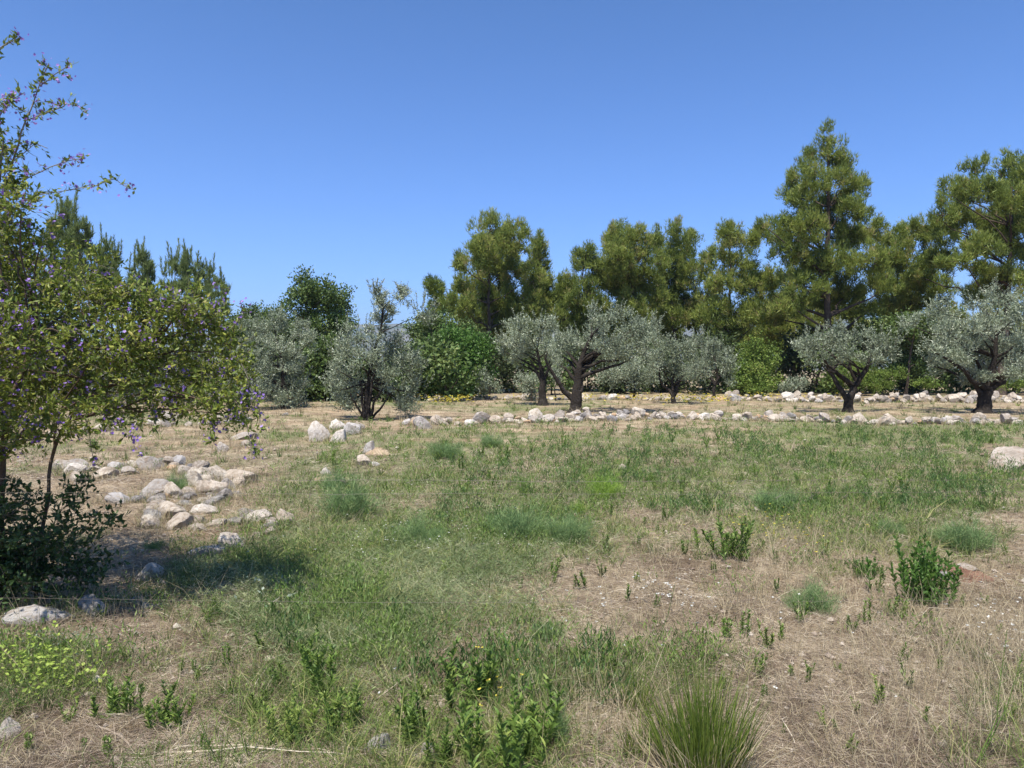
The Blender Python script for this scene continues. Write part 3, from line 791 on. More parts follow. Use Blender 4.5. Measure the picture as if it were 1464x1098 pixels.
for i, (Y, bx, spread, lst, r0, pth, label, keep) in enumerate(olives):
    lst = [(x + R.uniform(-4, 4), y + R.uniform(-5, 5), rx * R.uniform(.68, 1.0), ry * R.uniform(.7, 1.05)) for x, y, rx, ry in lst]
    prm = dict(OL); prm['keep'] = keep * .85; prm['shift'] = R.uniform(-.12, .1)
    if Y > 36: prm.update(leaf_n=18, L=.12, W=.045, sub_r=.28, per_m2=3.6)
    make_tree('olive_tree', label, 'olive tree', Y, lst, bx, (M_OLIVE, M_OBARK), np.random.default_rng(500 + i), spread, 'olive', prm,
              dict(OT, r0=r0), path_px=pth, extra=olive_forks(i), back=(i not in (1, 2, 6)))


# ------------------------------------------------------------------ bare earth
M_EARTH = ramp_mat('red_earth', [(.2, (.075, .035, .022)), (.5, (.19, .105, .07)), (.85, (.34, .22, .15))], 0, .95, .1, 9.0, .45, 1.0, 30)
M_TANEARTH = ramp_mat('tan_earth', [(.2, (.22, .15, .09)), (.5, (.40, .30, .20)), (.85, (.56, .46, .33))], 0, .95, .1, 9.0, .45, 1.0, 30)


def earth_mound(px, py, w, hgt, label, mat, seed):
    rg = np.random.default_rng(seed); g = ground_at(px, py); W = w * g[1] / F / 2
    V, q = [(0, 0, hgt)], []
    rings, m = 9, 36
    ph = rg.uniform(0, 6.28, 4)
    for i in range(1, rings + 1):
        for j in range(m):
            a = j / m * 2 * math.pi; f = i / rings
            rad = W * f * (1 + .22 * math.sin(2 * a + ph[0]) + .13 * math.sin(5 * a + ph[1]))
            x, y = rad * math.cos(a), rad * .8 * math.sin(a)
            z = hgt * (1 - f * f) * (1 + .5 * math.sin(3 * a + ph[2]) * f) + rg.normal(0, .10) * hgt * (f < 1) - (.015 if f == 1 else 0)
            V.append((x, y, z + float(gz(g[0] + x, g[1] + y)) - g[2]))
    t = [(0, 1 + j, 1 + (j + 1) % m) for j in range(m)]
    for i in range(rings - 1):
        for j in range(m):
            q.append((1 + i * m + j, 1 + (i + 1) * m + j, 1 + (i + 1) * m + (j + 1) % m, 1 + i * m + (j + 1) % m))
    acc = Acc(); acc.add(np.array(V), .5, quads=q, tris=t)
    tag(link('earth_mound', acc.mesh('earth_mound', mat, True), None, tuple(g)), label, 'earth mound')


earth_mound(1380, 816, 86, .05, 'dug red earth patch with stones right of the tall bright leafy bush', M_EARTH, 5)
earth_mound(476, 686, 66, .05, 'flat orange tan earth patch with two white stones', M_TANEARTH, 6)
earth_mound(538, 648, 52, .12, 'small tan earth mound behind the greyish stone', M_TANEARTH, 7)


# ------------------------------------------------------------------ rocks
def rock_mesh(name, mat, seed, sub=3, cuts=14, flat=.8):
    import bmesh
    rg = np.random.default_rng(seed)
    bm = bmesh.new()
    bmesh.ops.create_icosphere(bm, subdivisions=sub, radius=1)
    V = np.array([v.co[:] for v in bm.verts])
    for _ in range(cuts):
        n = unit(rg.normal(size=3) * np.array([1, 1, .8])); d = rg.uniform(.38, .78)
        s = V @ n
        V = V - np.maximum(s - d, 0)[:, None] * n * .93
    off = Vector(rg.uniform(0, 50, 3))
    for v, co in zip(bm.verts, V):
        p = Vector(co)
        f = mnoise.fractal(p * 1.6 + off, .8, 2.1, 4 if sub > 2 else 2)
        v.co = p * (1 + .10 * f) + Vector((0, 0, 0))
    me = bpy.data.meshes.new(name); bm.to_mesh(me); bm.free()
    co = np.array([v.co[:] for v in me.vertices]); lo, hi = co.min(0), co.max(0)
    co = (co - (lo + hi) / 2) / (hi - lo)            # unit box, centred
    me.vertices.foreach_set('co', co.astype(np.float32).ravel())
    me.materials.append(mat)
    if sub > 2: me.polygons.foreach_set('use_smooth', [True] * len(me.polygons)); me.update()
    return me


HI = [rock_mesh('rock_shape', M_ROCK, 900 + k, 4) for k in range(7)]
HI_P = [rock_mesh('pale_rock_shape', M_ROCK_PALE, 920 + k, 4) for k in range(4)]
HI_G = [rock_mesh('grey_rock_shape', M_ROCK_GREY, 940 + k, 4) for k in range(3)]
LO = [rock_mesh('stone_shape', (M_ROCK, M_ROCK, M_ROCK_PALE, M_ROCK, M_ROCK_GREY, M_ROCK, M_ROCK)[k % 7], 960 + k, 2, 11) for k in range(14)]
LO_WARM = [rock_mesh('ochre_stone_shape', M_ROCK_WARM, 990 + k, 2, 11) for k in range(3)]


ROCKPOS = []


def rock(px, py, w, h, label, kind='n', tilt=0.0, depth=.8, yaw=None, k=None):
    """px, py: middle of the rock in the photo; w, h its size there"""
    g = ground_at(px, py + h * .38)
    s = g[1] / F
    W, H = w * s * 1.05, h * s * 1.35
    ms = {'n': HI, 'p': HI_P, 'g': HI_G}[kind]
    k = int(R.integers(len(ms))) if k is None else k
    o = link('rock', ms[k % len(ms)], None, (g[0], g[1] + W * depth * .15, g[2] + H * .14))
    o.scale = (W, W * depth, H)
    o.rotation_euler = (R.uniform(-.12, .12), tilt, R.uniform(-.35, .35) if yaw is None else yaw)
    tag(o, label, 'rock')
    ROCKPOS.append((g[0], g[1], W))
    return o


ROCKS = [
    (456, 618, 28, 34, 'upright egg shaped pale boulder at the left of the white boulder pile', 'p', 0, .9),
    (483, 607, 26, 18, 'topmost flat white stone of the white boulder pile', 'p', .1, .9),
    (483, 623, 24, 22, 'small square cream stone in the middle of the boulder pile', 'p', 0, .9),
    (500, 614, 30, 20, 'slanting white slab on the right flank of the boulder pile', 'p', .35, .8),
    (514, 609, 14, 14, 'little cream stone at the far right end of the boulder pile', 'n', 0, .8),
    (605, 604, 30, 20, 'dark grey lumpy rock beside the multi-stemmed olive', 'g', 0, .9),
    (527, 640, 16, 22, 'narrow pale stone standing on the small earth mound', 'p', 0, .8),
    (520, 658, 26, 17, 'greyish stone just below the small earth mound', 'n', 0, .8),
    (537, 662, 12, 8, 'pebble sized white stone right of the greyish stone', 'p', 0, .8),
    (466, 672, 17, 14, 'small white stone above the flat orange earth patch', 'p', 0, .8),
    (482, 689, 24, 14, 'flat white stone in the orange earth patch', 'p', 0, .8),
    (102, 670, 36, 16, 'brightest cream slab just right of the thin shrub stem', 'p', .05, .6),
    (112, 684, 26, 18, 'rough brown-pink stone under the brightest cream slab', 'n', 0, .8),
    (146, 677, 34, 18, 'rounded earthy stone half buried right of the cream slab', 'n', 0, .8),
    (184, 674, 28, 14, 'small earthy stone between the cream slab and grey topped stones', 'n', 0, .8),
    (212, 664, 36, 22, 'pale pinkish stone leaning under the thin dark grey slab', 'n', -.2, .8),
    (236, 657, 30, 9, 'thin dark grey slab lying on top at the back', 'g', .08, .7),
    (277, 683, 24, 26, 'upright pointed stone standing alone left of the long boulder', 'n', .1, .8),
    (316, 676, 36, 26, 'rounded grey end of the long pale boulder', 'n', 0, .9),
    (342, 678, 50, 24, 'long pale boulder with straw over its right end', 'n', .1, .7),
    (221, 700, 40, 30, 'large angular stone with dark cleft on its right side', 'n', -.1, .8),
    (247, 702, 30, 28, 'broken pointed stone touching the angular cleft stone', 'n', .15, .8),
    (268, 703, 20, 16, 'small stone wedged between the pointed and round stones', 'n', 0, .8),
    (302, 694, 42, 26, 'round earthy boulder in front of the long pale boulder', 'n', 0, .9),
    (327, 690, 22, 18, 'dark shaded stone tucked below the long pale boulder', 'g', 0, .8),
    (170, 712, 42, 15, 'low flat white-grey stone slanting in the grass', 'p', -.25, .7),
    (245, 734, 46, 24, 'dome shaped stone with lines of earth, lowest heap', 'n', -.1, .8),
    (254, 748, 34, 26, 'light rounded stone in front of the dome shaped stone', 'n', 0, .9),
    (214, 746, 26, 16, 'small stone at the left foot of the lowest heap', 'n', 0, .8),
    (291, 731, 44, 14, 'long flat whitish stone right of the dome shaped stone', 'p', .06, .6),
    (296, 716, 32, 10, 'thin flat stone behind the lowest heap', 'n', .05, .6),
    (282, 744, 24, 16, 'earthy stone at the right end of the lowest heap', 'n', 0, .8),
    (355, 735, 28, 20, 'rough pinkish stone lying between the heap and dry tuft', 'n', 0, .8),
    (406, 738, 32, 26, 'rounded pale stone behind the dry grass tuft', 'n', 0, .9),
    (346, 622, 36, 12, 'flat pinkish stone in tan grass left of boulder pile', 'n', .05, .7),
    (356, 634, 22, 10, 'flat cream stone just below the flat pinkish stone', 'n', .05, .7),
    (319, 640, 15, 17, 'small rounded white stone alone in the tan grass', 'p', 0, .9),
    (334, 770, 54, 24, 'upper half of the long whitish kerb stone line', 'p', -.42, .45),
    (296, 786, 52, 22, 'lower half of the long whitish kerb stone line', 'p', -.36, .45),
    (211, 820, 34, 30, 'jagged white rock poking out of the dark leaves', 'p', -.3, .8),
    (232, 838, 18, 10, 'small pinkish stone beside the jagged white rock', 'n', 0, .8),
    (52, 888, 100, 26, 'long grey slab in dappled shade beneath the flowering shrub', 'p', .02, .5),
    (133, 876, 44, 30, 'dark shaded block at the right end of the grey slab', 'g', 0, .8),
    (200, 864, 26, 12, 'flat greyish stone in shade left of the pink stone', 'g', .05, .7),
    (211, 873, 18, 14, 'pink toned little stone at the edge of the shrub shade', 'n', 0, .8),
    (10, 1046, 36, 34, 'rounded grey stone at the bottom left corner', 'p', 0, .9),
    (538, 1060, 38, 30, 'flaky white rock with broken surface near the bottom edge', 'p', 0, .9),
    (608, 1064, 24, 28, 'smooth cream coloured stone near the bottom edge', 'p', 0, .8),
    (1449, 657, 62, 38, 'big grey boulder at the right edge of the green field', 'n', 0, .9),
    (1386, 806, 28, 16, 'pale stone lying in the red earth hollow', 'n', .1, .8),
    (1358, 818, 24, 14, 'dark reddish stone at the left of the red earth hollow', 'g', 0, .8),
]
for i, (px, py, w, h, label, kd, tilt, dp) in enumerate(ROCKS):
    rock(px, py, w, h, label, kd, -tilt if tilt else 0, dp, k=i * 3 + 1)


def stone_wall(label, pts, layers, step, size, rng, name='dry_stone_wall', cat='stone wall'):
    """tumbled line of field stones along px/py points of the photograph"""
    P = [ground_at(x, y) for x, y in pts]
    root = link(name, None, None, tuple(P[0])); tag(root, label, cat)
    seg = [np.linalg.norm((b - a)[:2]) for a, b in zip(P[:-1], P[1:])]
    tot = sum(seg); s = 0; k = 0
    while s < tot:
        q = s; j = 0
        while j < len(seg) - 1 and q > seg[j]: q -= seg[j]; j += 1
        t = min(q / seg[j], 1); c = P[j] * (1 - t) + P[j + 1] * t
        lay = layers(pix(c[0], c[1])[0])
        z = 0
        for L in range(max(1, int(lay + rng.random()))):
            if lay < 1 and rng.random() > lay: break
            w = size * rng.lognormal(0, .27); h = w * rng.uniform(.5, .85)
            if L: w *= .85
            x = c[0] + rng.normal(0, size * .25); y = c[1] + rng.normal(0, size * (.55 if L == 0 else .25)) + L * .08
            warm = rng.random() < .05
            me = (LO_WARM if warm else LO)[int(rng.integers(3 if warm else 14))]
            o = link('stone', me, root)
            o.location = (x - P[0][0], y - P[0][1], float(gz(x, y)) - P[0][2] + z + h * .17)
            o.scale = (w, w * rng.uniform(.7, 1), h)
            o.rotation_euler = (rng.normal(0, .15), rng.normal(0, .2), rng.uniform(-.6, .6) + (math.pi if rng.random() < .5 else 0))
            z += h * .5; k += 1
            if L == 0: ROCKPOS.append((x, y, w))
        s += step * rng.uniform(.6, 1.3)
    return k


rw = np.random.default_rng(61)
n1 = stone_wall('low tumbled row of pale field stones in front of the olive trees', [(585, 607), (650, 606), (745, 605), (870, 600), (960, 600), (1140, 603), (1290, 607), (1500, 607), (1560, 606)],
                lambda x: 1.25 + .9 * (vnoise(np.array([x]), np.array([0.]), 60, 8)[0]), .18, .34, rw)
n2 = stone_wall('ruined far stone wall running along the foot of the pines', [(615, 574), (700, 572), (800, 572), (900, 572), (1040, 573), (1130, 574), (1250, 576), (1340, 575), (1500, 576), (1560, 576)],
                lambda x: 1.0 if x < 1000 else (1.5 if x < 1130 else 2.4), .28, .48, rw)
n3 = stone_wall('scattered broken row of flat stones crossing the left tan grass', [(60, 626), (130, 618), (200, 611), (270, 608), (330, 606), (360, 604)], lambda x: .9, .36, .34, rw, 'stone_row', 'stone row')
n4 = stone_wall('thin distant line of stones left of the boulder pile', [(90, 600), (200, 599), (300, 598), (420, 594)], lambda x: .5, .4, .3, rw, 'stone_row', 'stone row')
n5 = stone_wall('broken band of small stones running behind the heaped boulders on the left', [(85, 668), (130, 672), (200, 668), (240, 664), (290, 690), (350, 690)], lambda x: 1.1, .13, .22, rw, 'stone_row', 'stone row')
n6 = stone_wall('loose rubble between the heaped boulders on the left', [(205, 716), (260, 712), (330, 706), (300, 726), (230, 728), (215, 760), (290, 756), (350, 745), (410, 742), (330, 780), (285, 796)], lambda x: .8, .11, .16, rw, 'rubble_heap', 'rubble')
print('wall stones', n1, n2, n3, n4, n5)


# ------------------------------------------------------------------ the flowering shrub on the left
def flowering_shrub():
    rg = np.random.default_rng(77)
    Y0 = 5.6
    base = ground_at(20, 878)
    root = link('flowering_shrub', None, None, tuple(base))
    tag(root, 'big purple-flowered shrub with arching shoots leaning in at the left', 'shrub')
    L = [(40, 400, 60, 45), (-60, 430, 90, 80), (110, 425, 55, 36), (180, 440, 48, 36), (240, 455, 46, 34), (295, 480, 38, 38), (60, 485, 80, 50), (150, 495, 70, 40), (220, 515, 55, 40), (290, 545, 36, 34), (30, 560, 60, 40),
         (110, 555, 55, 34), (185, 560, 45, 22), (5, 345, 36, 28), (-40, 330, 50, 50), (335, 540, 24, 40), (350, 590, 14, 26), (318, 592, 18, 22), (262, 585, 30, 14), (-60, 560, 80, 70), (330, 500, 22, 22), (60, 595, 46, 16), (130, 380, 30, 14), (270, 430, 26, 14), (0, 270, 30, 30), (-20, 210, 30, 30), (30, 300, 26, 22), (60, 350, 30, 22), (10, 625, 50, 26), (-40, 640, 50, 40), (75, 618, 40, 16), (140, 590, 44, 18), (205, 590, 30, 14), (300, 575, 34, 26)]
    lobes = []
    for (px, py, rx, ry) in L:
        Y = Y0 + rg.uniform(-.45, .55); k = Y / F
        lobes.append((at(px, py, Y), np.array([rx * k, (rx + ry) * .45 * k, ry * k])))
    for (px, py, rx, ry) in [(-60, 430, 60, 45), (-10, 480, 50, 40), (-120, 500, 60, 50), (-60, 540, 50, 36), (30, 500, 44, 32)]:  # nearer crown masses, mostly out of view, added to shade the grey slab
        Y = rg.uniform(4.55, 4.85); k = Y / F
        lobes.append((at(px, py, Y), np.array([rx * k, rx * k, ry * k])))
    for (px, py, rx, ry) in L[:12]:
        Y = Y0 + rg.uniform(.6, 1.3); k = Y / F
        lobes.append((at(px - 20, py, Y), np.array([rx * k, rx * k, ry * k])))
    wood = Acc(); leaf = Acc(); flo = Acc()
    # main stems
    def px_path(pts, r0, r1, sides=7, v=.5):
        P = np.array([at(x, y, Y) for x, y, Y in pts])
        q = []
        for a, b in zip(P[:-1], P[1:]): q.append(curve_path(a, b, 4, rg, .08, 0)[:-1])
        q = np.concatenate(q + [P[-1][None]])
        tube(wood, q, np.linspace(r0, r1, len(q)), sides, v); return q
    g = lambda x, y: (x, y, float(ground_at(x, y)[1]))
    stems = []
    stems.append(px_path([g(2, 872), (0, 740, 5.75), (4, 640, 5.7), (20, 560, 5.6), (50, 480, 5.6)], .032, .014))
    stems.append(px_path([g(52, 868), (58, 770, 5.8), (70, 680, 5.75), (86, 620, 5.7), (125, 570, 5.6), (190, 520, 5.6), (225, 485, 5.5)], .016, .008))
    stems.append(px_path([(78, 640, 5.73), (82, 600, 5.6), (100, 560, 5.5), (140, 500, 5.4)], .009, .005))
    stems.append(px_path([g(-20, 875), (-30, 700, 5.9), (-60, 560, 6.0), (-60, 430, 6.0)], .035, .015))
    stems.append(px_path([(4, 660, 5.7), (30, 620, 5.7), (60, 590, 5.8)], .012, .006))
    allp = np.concatenate(stems)
    for (c, r) in lobes:
        hi = allp[allp[:, 2] < c[2]]
        hi = hi[hi[:, 2] > .5]
        if not len(hi): continue
        a = hi[np.argmin(np.linalg.norm(hi - c, axis=1))]
        tube(wood, curve_path(a, c, 8, rg, .2, .06), np.linspace(.010, .004, 8), 5, .45)
    # twigs with leaves along them
    def sprig(a, d, length, nleaf, ll=.046, lw=.020, vb=.5, flower=.2, thick=.0022, acc=leaf):
        n = 3
        t = np.linspace(0, 1, n)[:, None]
        dr = np.array([0, 0, -.25]) * rg.uniform(-.6, 1.2)
        pts = a + d * length * t + dr * length * t ** 2 + rg.normal(size=(n, 3)) * .008
        tube(wood, pts, np.linspace(thick, thick * .4, n), 3, .75)
        tt = rg.uniform(.05, 1, nleaf)
        P = np.stack([np.interp(tt, t[:, 0], pts[:, i]) for i in range(3)], 1)
        D = unit(d * .6 + rg.normal(size=(nleaf, 3)) * .75 + np.array([0, 0, .15]))
        v = np.clip(vb + rg.normal(0, .16, nleaf), 0, 1)
        leaves(acc, P, D, ll * rg.uniform(.6, 1.3, nleaf), lw * rg.uniform(.8, 1.2, nleaf), v, rg, .15)
        if rg.random() < flower:
            flower_head(pts[-1] - d * .01, int(rg.integers(3, 7)), .022)

    def flower_head(c, n, s=.03):
        for _ in range(n):
            p = c + rg.normal(size=3) * s
            nrm = unit(rg.normal(size=3) + np.array([0, -.5, .5]))
            a = unit(np.cross(nrm, rg.normal(size=3))); b = np.cross(nrm, a)
            th = np.arange(10) / 10 * 2 * math.pi; rad = np.where(np.arange(10) % 2 == 0, .0125, .0075) * rg.uniform(.85, 1.15)
            ring = p + rad[:, None] * (np.cos(th)[:, None] * a + np.sin(th)[:, None] * b) + nrm * .003
            V = np.concatenate([p[None], ring])
            flo.add(V, np.clip(rg.normal(.55, .2), 0, 1), tris=[(0, 1 + j, 1 + (j + 1) % 10) for j in range(10)])
    for (c, r) in lobes:
        back = c[1] > Y0 + .6
        n = int((r[0] * r[2]) * (3100 if not back else 1300))
        d, rr = shell(n, rg, .15)
        A = c + d * rr[:, None] * r
        for j in range(n):
            dd = unit(d[j] * .5 + rg.normal(size=3) * .55 + np.array([0, 0, .5]))
            sprig(A[j], dd, rg.uniform(.07, .17), int(rg.integers(5, 10)), vb=np.clip(rg.normal(.52, .14), .2, .85), flower=.13 if not back else .04)
    # long arching shoots against the sky
    def shoot(pts, r0, nper, tipflower=True, side=True):
        P = np.array([at(x, y, Y) for x, y, Y in pts])
        q = []
        for a, b in zip(P[:-1], P[1:]): q.append(curve_path(a, b, 5, rg, .06, 0)[:-1])
        q = np.concatenate(q + [P[-1][None]])
        tube(wood, q, np.linspace(r0, .0025, len(q)), 5, .85)
        ln = np.concatenate([[0], np.cumsum(np.linalg.norm(np.diff(q, axis=0), axis=1))])
        s = 0.03
        while s < ln[-1]:
            p = np.array([np.interp(s, ln, q[:, i]) for i in range(3)])
            tdir = unit(q[-1] - q[0])
            dd = unit(tdir * .6 + rg.normal(size=3) * .8)
            sprig(p, dd, rg.uniform(.02, .08) if side else .02, int(rg.integers(nper + 1, nper + 6)), .042, .018, .4, .22 if side else .05)
            s += rg.uniform(.02, .045)
        if tipflower: flower_head(q[-1], 7, .028)
        return q
    shoot([(0, 300, 5.5), (15, 245, 5.45), (30, 190, 5.4), (55, 125, 5.4), (70, 90, 5.4)], .009, 3)
    shoot([(58, 122, 5.4), (80, 105, 5.4), (100, 92, 5.4)], .004, 2, False)
    shoot([(38, 172, 5.4), (70, 160, 5.35), (95, 148, 5.3), (123, 156, 5.3)], .004, 2)
    shoot([(20, 265, 5.4), (60, 245, 5.35), (90, 232, 5.3), (118, 226, 5.3)], .004, 1)
    shoot([(40, 282, 5.5), (80, 275, 5.4), (130, 268, 5.3), (165, 256, 5.3), (186, 270, 5.3)], .004, 1)
    shoot([(-30, 120, 5.3), (0, 68, 5.3), (28, 54, 5.3)], .005, 3)
    shoot([(-30, 200, 5.3), (0, 150, 5.3), (35, 132, 5.3)], .005, 4)
    shoot([(-20, 330, 5.5), (-10, 200, 5.3), (0, 165, 5.3), (20, 135, 5.3)], .006, 5)
    shoot([(0, 260, 5.4), (5, 200, 5.3), (-5, 160, 5.3)], .006, 4)
    shoot([(20, 230, 5.4), (50, 205, 5.4), (68, 212, 5.4)], .003, 1, False)
    shoot([(300, 460, 5.4), (325, 430, 5.4), (315, 405, 5.4)], .003, 2)
    shoot([(330, 470, 5.3), (350, 450, 5.3), (343, 430, 5.3)], .003, 1)
    shoot([(330, 560, 5.3), (352, 600, 5.3), (360, 655, 5.25)], .003, 3, True)
    shoot([(300, 570, 5.3), (307, 610, 5.3), (303, 630, 5.25)], .003, 4, False)
    shoot([(345, 520, 5.3), (365, 560, 5.3), (374, 610, 5.25)], .003, 2, True)
    shoot([(120, 590, 5.3), (130, 640, 5.3), (135, 665, 5.25)], .003, 2, False)
    shoot([(215, 570, 5.3), (222, 595, 5.3), (222, 615, 5.25)], .003, 3, False)
    q = shoot([(150, 570, 5.3), (170, 600, 5.2), (185, 625, 5.1)], .003, 2)
    for _ in range(9): flower_head(at(rg.uniform(158, 202), rg.uniform(605, 648), 5.1), 3, .018)
    # dark suckers at the foot
    L2 = [(10, 790, 60, 50), (80, 760, 46, 34), (40, 835, 80, 26), (120, 815, 44, 24), (-40, 780, 60, 70), (150, 745, 22, 10), (110, 700, 24, 14), (30, 720, 36, 20), (0, 840, 60, 34), (-20, 720, 40, 40), (60, 800, 60, 40)]
    low = Acc()
    for (px, py, rx, ry) in L2:
        Y = 5.55 + rg.uniform(-.15, .3); k = Y / F
        c = at(px, py, Y); r = np.array([rx * k, rx * k, ry * k]); c[2] = max(c[2], r[2] + .02)
        n = int(r[0] * r[2] * 2100) + 14
        d, rr = shell(n, rg, .1); A = c + d * rr[:, None] * r
        A[:, 2] = np.maximum(A[:, 2], .03)
        for j in range(n):
            sprig(A[j], unit(d[j] * .6 + rg.normal(size=3) * .6 + np.array([.1, 0, .3])), rg.uniform(.06, .15), int(rg.integers(4, 9)), .048, .024, .5, 0, acc=low)
    link('stem', wood.mesh('shrub_stem', M_TWIG, True, base), root)
    link('foliage', leaf.mesh('shrub_foliage', M_SHRUB, False, base), root)
    link('flowers', flo.mesh('shrub_flowers', M_PURPLE, False, base), root)
    link('sucker_leaves', low.mesh('shrub_suckers', M_DARKLEAF, False, base), root)


flowering_shrub()


# ------------------------------------------------------------------ ground cover that nobody could count
def scatter(n, rng, ylo=570, yhi=1130, xlo=-140, xhi=1600, power=1.0):
    px = rng.uniform(xlo, xhi, n)
    t = rng.uniform(0, 1, n) ** power
    py = ylo + (yhi - ylo) * t
    x, y = at_v(px, py)
    return px, py, x, y


def lie_dirs(n, rng, lift):
    a = rng.uniform(0, 2 * math.pi, n)
    return unit(np.stack([np.cos(a), np.sin(a), rng.uniform(0, lift, n)], 1))


def up_dirs(n, rng, lean):
    return unit(np.stack([rng.normal(0, lean, n), rng.normal(0, lean, n), np.ones(n)], 1))


def build_cover():
    rg = np.random.default_rng(5)
    # straw litter lying on the soil
    acc = Acc()
    px, py, x, y = scatter(195000, rg, 640, 1130)
    g = green_mask(x, y)
    keep = rg.random(len(x)) < np.clip(1.2 - g * .6, .3, 1)
    x, y, py = x[keep], y[keep], py[keep]; n = len(x)
    z = gz(x, y) + rg.uniform(0, .03, n)
    w = np.maximum(.0016, .4 * y / F) * rg.uniform(.6, 1.3, n)
    patch = vnoise(x, y, .5, 21) * .5 + vnoise(x, y, .13, 22) * .5
    v = np.clip(patch * 1.0 - .08 + rg.normal(0, .26, n), 0, 1)
    needles(acc, np.stack([x, y, z], 1), lie_dirs(n, rg, .35), rg.uniform(.04, .16, n) * np.clip(y / 7, .9, 2), w * 1.3, v, rg)
    tag(link('straw_litter', acc.mesh('straw_litter', M_STRAW)), 'pale dry straw and dead stalks littering the bare soil', 'straw', kind='stuff')
    # dry standing grass
    acc = Acc()
    px, py, x, y = scatter(170000, rg, 570, 1130, power=1.3)
    g = green_mask(x, y)
    d = vnoise(x, y, .8, 31) * .6 + vnoise(x, y, 3, 33) * .5
    keep = (rg.random(len(x)) < np.clip(d * 1.3 - .05 - .15 * g + (py < 625) * .4, .05, 1)) & (y < 50)
    x, y = x[keep], y[keep]
    sel = rg.random(len(x)) < .035
    tx, ty, TD = tufted(x[sel], y[sel], 16, .04 * np.clip(y[sel] / 9, 1, 2), rg)
    n0_ = len(x[::2])
    L = rg.gamma(3, .022, n0_) + .02
    L = np.concatenate([L, np.repeat(rg.gamma(3, .035, sel.sum()) + .05, 16) * rg.uniform(.5, 1.1, len(tx))])
    x, y = np.concatenate([x[::2], tx]), np.concatenate([y[::2], ty]); n = len(x)
    DD = np.concatenate([up_dirs(n0_, rg, .55), TD])
    L *= np.clip(.55 + y / 22, .7, 1.5)
    w = np.maximum(.0025, .5 * y / F) * rg.uniform(.6, 1.3, n)
    grass_mix(acc, np.stack([x, y, gz(x, y) - .01], 1), DD, L, w, rg.normal(size=(n, 3)) * np.array([.35, .35, .1]) - np.array([0, 0, .15]), np.clip(rg.normal(.5, .25, n), 0, 1), rg)
    tag(link('dry_grass', acc.mesh('dry_grass', M_DRYSTEM)), 'tan dead grass standing thinly over the whole field', 'grass', kind='stuff')
    # crumbs of limestone and clods
    acc = Acc()
    px, py, x, y = scatter(2600, rg, 620, 1120)
    kx = rg.random(2600) < np.clip(1.1 - green_mask(x, y), .15, 1)
    x, y = x[kx], y[kx]; n = len(x)
    ico = np.array([(0, 0, 1), (.9, 0, .3), (.28, .85, .3), (-.72, .52, .4), (-.72, -.52, .2), (.28, -.85, .35), (0, 0, -.6)])
    f = np.array([(0, 1, 2), (0, 2, 3), (0, 3, 4), (0, 4, 5), (0, 5, 1), (6, 2, 1), (6, 3, 2), (6, 4, 3), (6, 5, 4), (6, 1, 5)])
    sz = rg.gamma(2, .006, n) + .005; sz *= np.clip(y / 8, .8, 2)
    V = ico[None] * sz[:, None, None] * rg.uniform(.6, 1.25, (n, 7, 3)) + np.stack([x, y, gz(x, y) + sz * .2], 1)[:, None]
    acc.add(V.reshape(-1, 3), np.repeat(rg.random(n), 7), tris=(np.arange(n)[:, None, None] * 7 + f[None]).reshape(-1, 3))
    tag(link('gravel', acc.mesh('gravel', M_PEBBLE)), 'crumbs of limestone and dry clods between the straw', 'gravel', kind='stuff')
    # grass growing against the stones
    acc = Acc(); acg = Acc()
    for (gx, gy, gw) in ROCKPOS:
        m = int(np.clip(90 * gw / max(.25, gy * .03), 12, 70))
        for ac, mm in ((acc, m), (acg, m // 3)):
            if mm < 1: continue
            a = rg.uniform(0, 6.28, mm)
            x = gx + np.cos(a) * gw * rg.uniform(.4, .75, mm); y = gy - .1 * gw + np.sin(a) * gw * rg.uniform(.35, .6, mm)
            Lr = gw * rg.uniform(.15, .5, mm) + .03
            needles(ac, np.stack([x, y, gz(x, y) - .01], 1), up_dirs(mm, rg, .45), Lr, np.full(mm, max(.004, .8 * gy / F)), np.clip(rg.normal(.5, .2, mm), 0, 1), rg)
    tag(link('verge_grass', acc.mesh('verge_grass', M_DRYSTEM)), 'dead grass fringing the feet of the stones', 'grass', kind='stuff')
    tag(link('verge_green_grass', acg.mesh('verge_green_grass', M_GRASS)), 'green blades fringing the feet of the stones', 'grass', kind='stuff')
    # wispy taller dry stems
    acc = Acc()
    x, y = [], []
    for (cx, cy, rx, ry, cnt) in [(1380, 960, 110, 80, 2600), (1180, 790, 90, 35, 1200), (420, 740, 60, 25, 500), (350, 680, 60, 30, 700), (900, 1030, 60, 40, 500), (1000, 870, 150, 50, 900), (200, 900, 120, 60, 600), (760, 950, 90, 60, 500)]:
        a, b = at_v(rg.normal(cx, rx, cnt), np.clip(rg.normal(cy, ry, cnt), 600, 1120)); x.append(a); y.append(b)
    x = np.concatenate(x); y = np.concatenate(y); n = len(x)
    blades(acc, np.stack([x, y, gz(x, y) - .01], 1), up_dirs(n, rg, .28), rg.uniform(.12, .38, n), np.maximum(.002, .4 * y / F), rg.normal(size=(n, 3)) * np.array([.3, .3, .05]), np.clip(rg.normal(.55, .22, n), 0, 1), rg)
    tag(link('wispy_grass', acc.mesh('wispy_grass', M_DRYSTEM)), 'taller wispy seeded dry grass stems in loose patches', 'grass', kind='stuff')
    # green grass
    acc = Acc()
    px, py, x, y = scatter(260000, rg, 574, 1130, power=1.15)
    g = green_mask(x, y)
    keep = (rg.random(len(x)) < np.clip((g - .22) * 1.35, 0, 1)) & (y < 50)
    x, y, g = x[keep], y[keep], g[keep]
    sel = rg.random(len(x)) < .055
    xt, yt, gt = x[sel], y[sel], g[sel]
    th_ = rg.gamma(3, .04, len(xt)) + .06
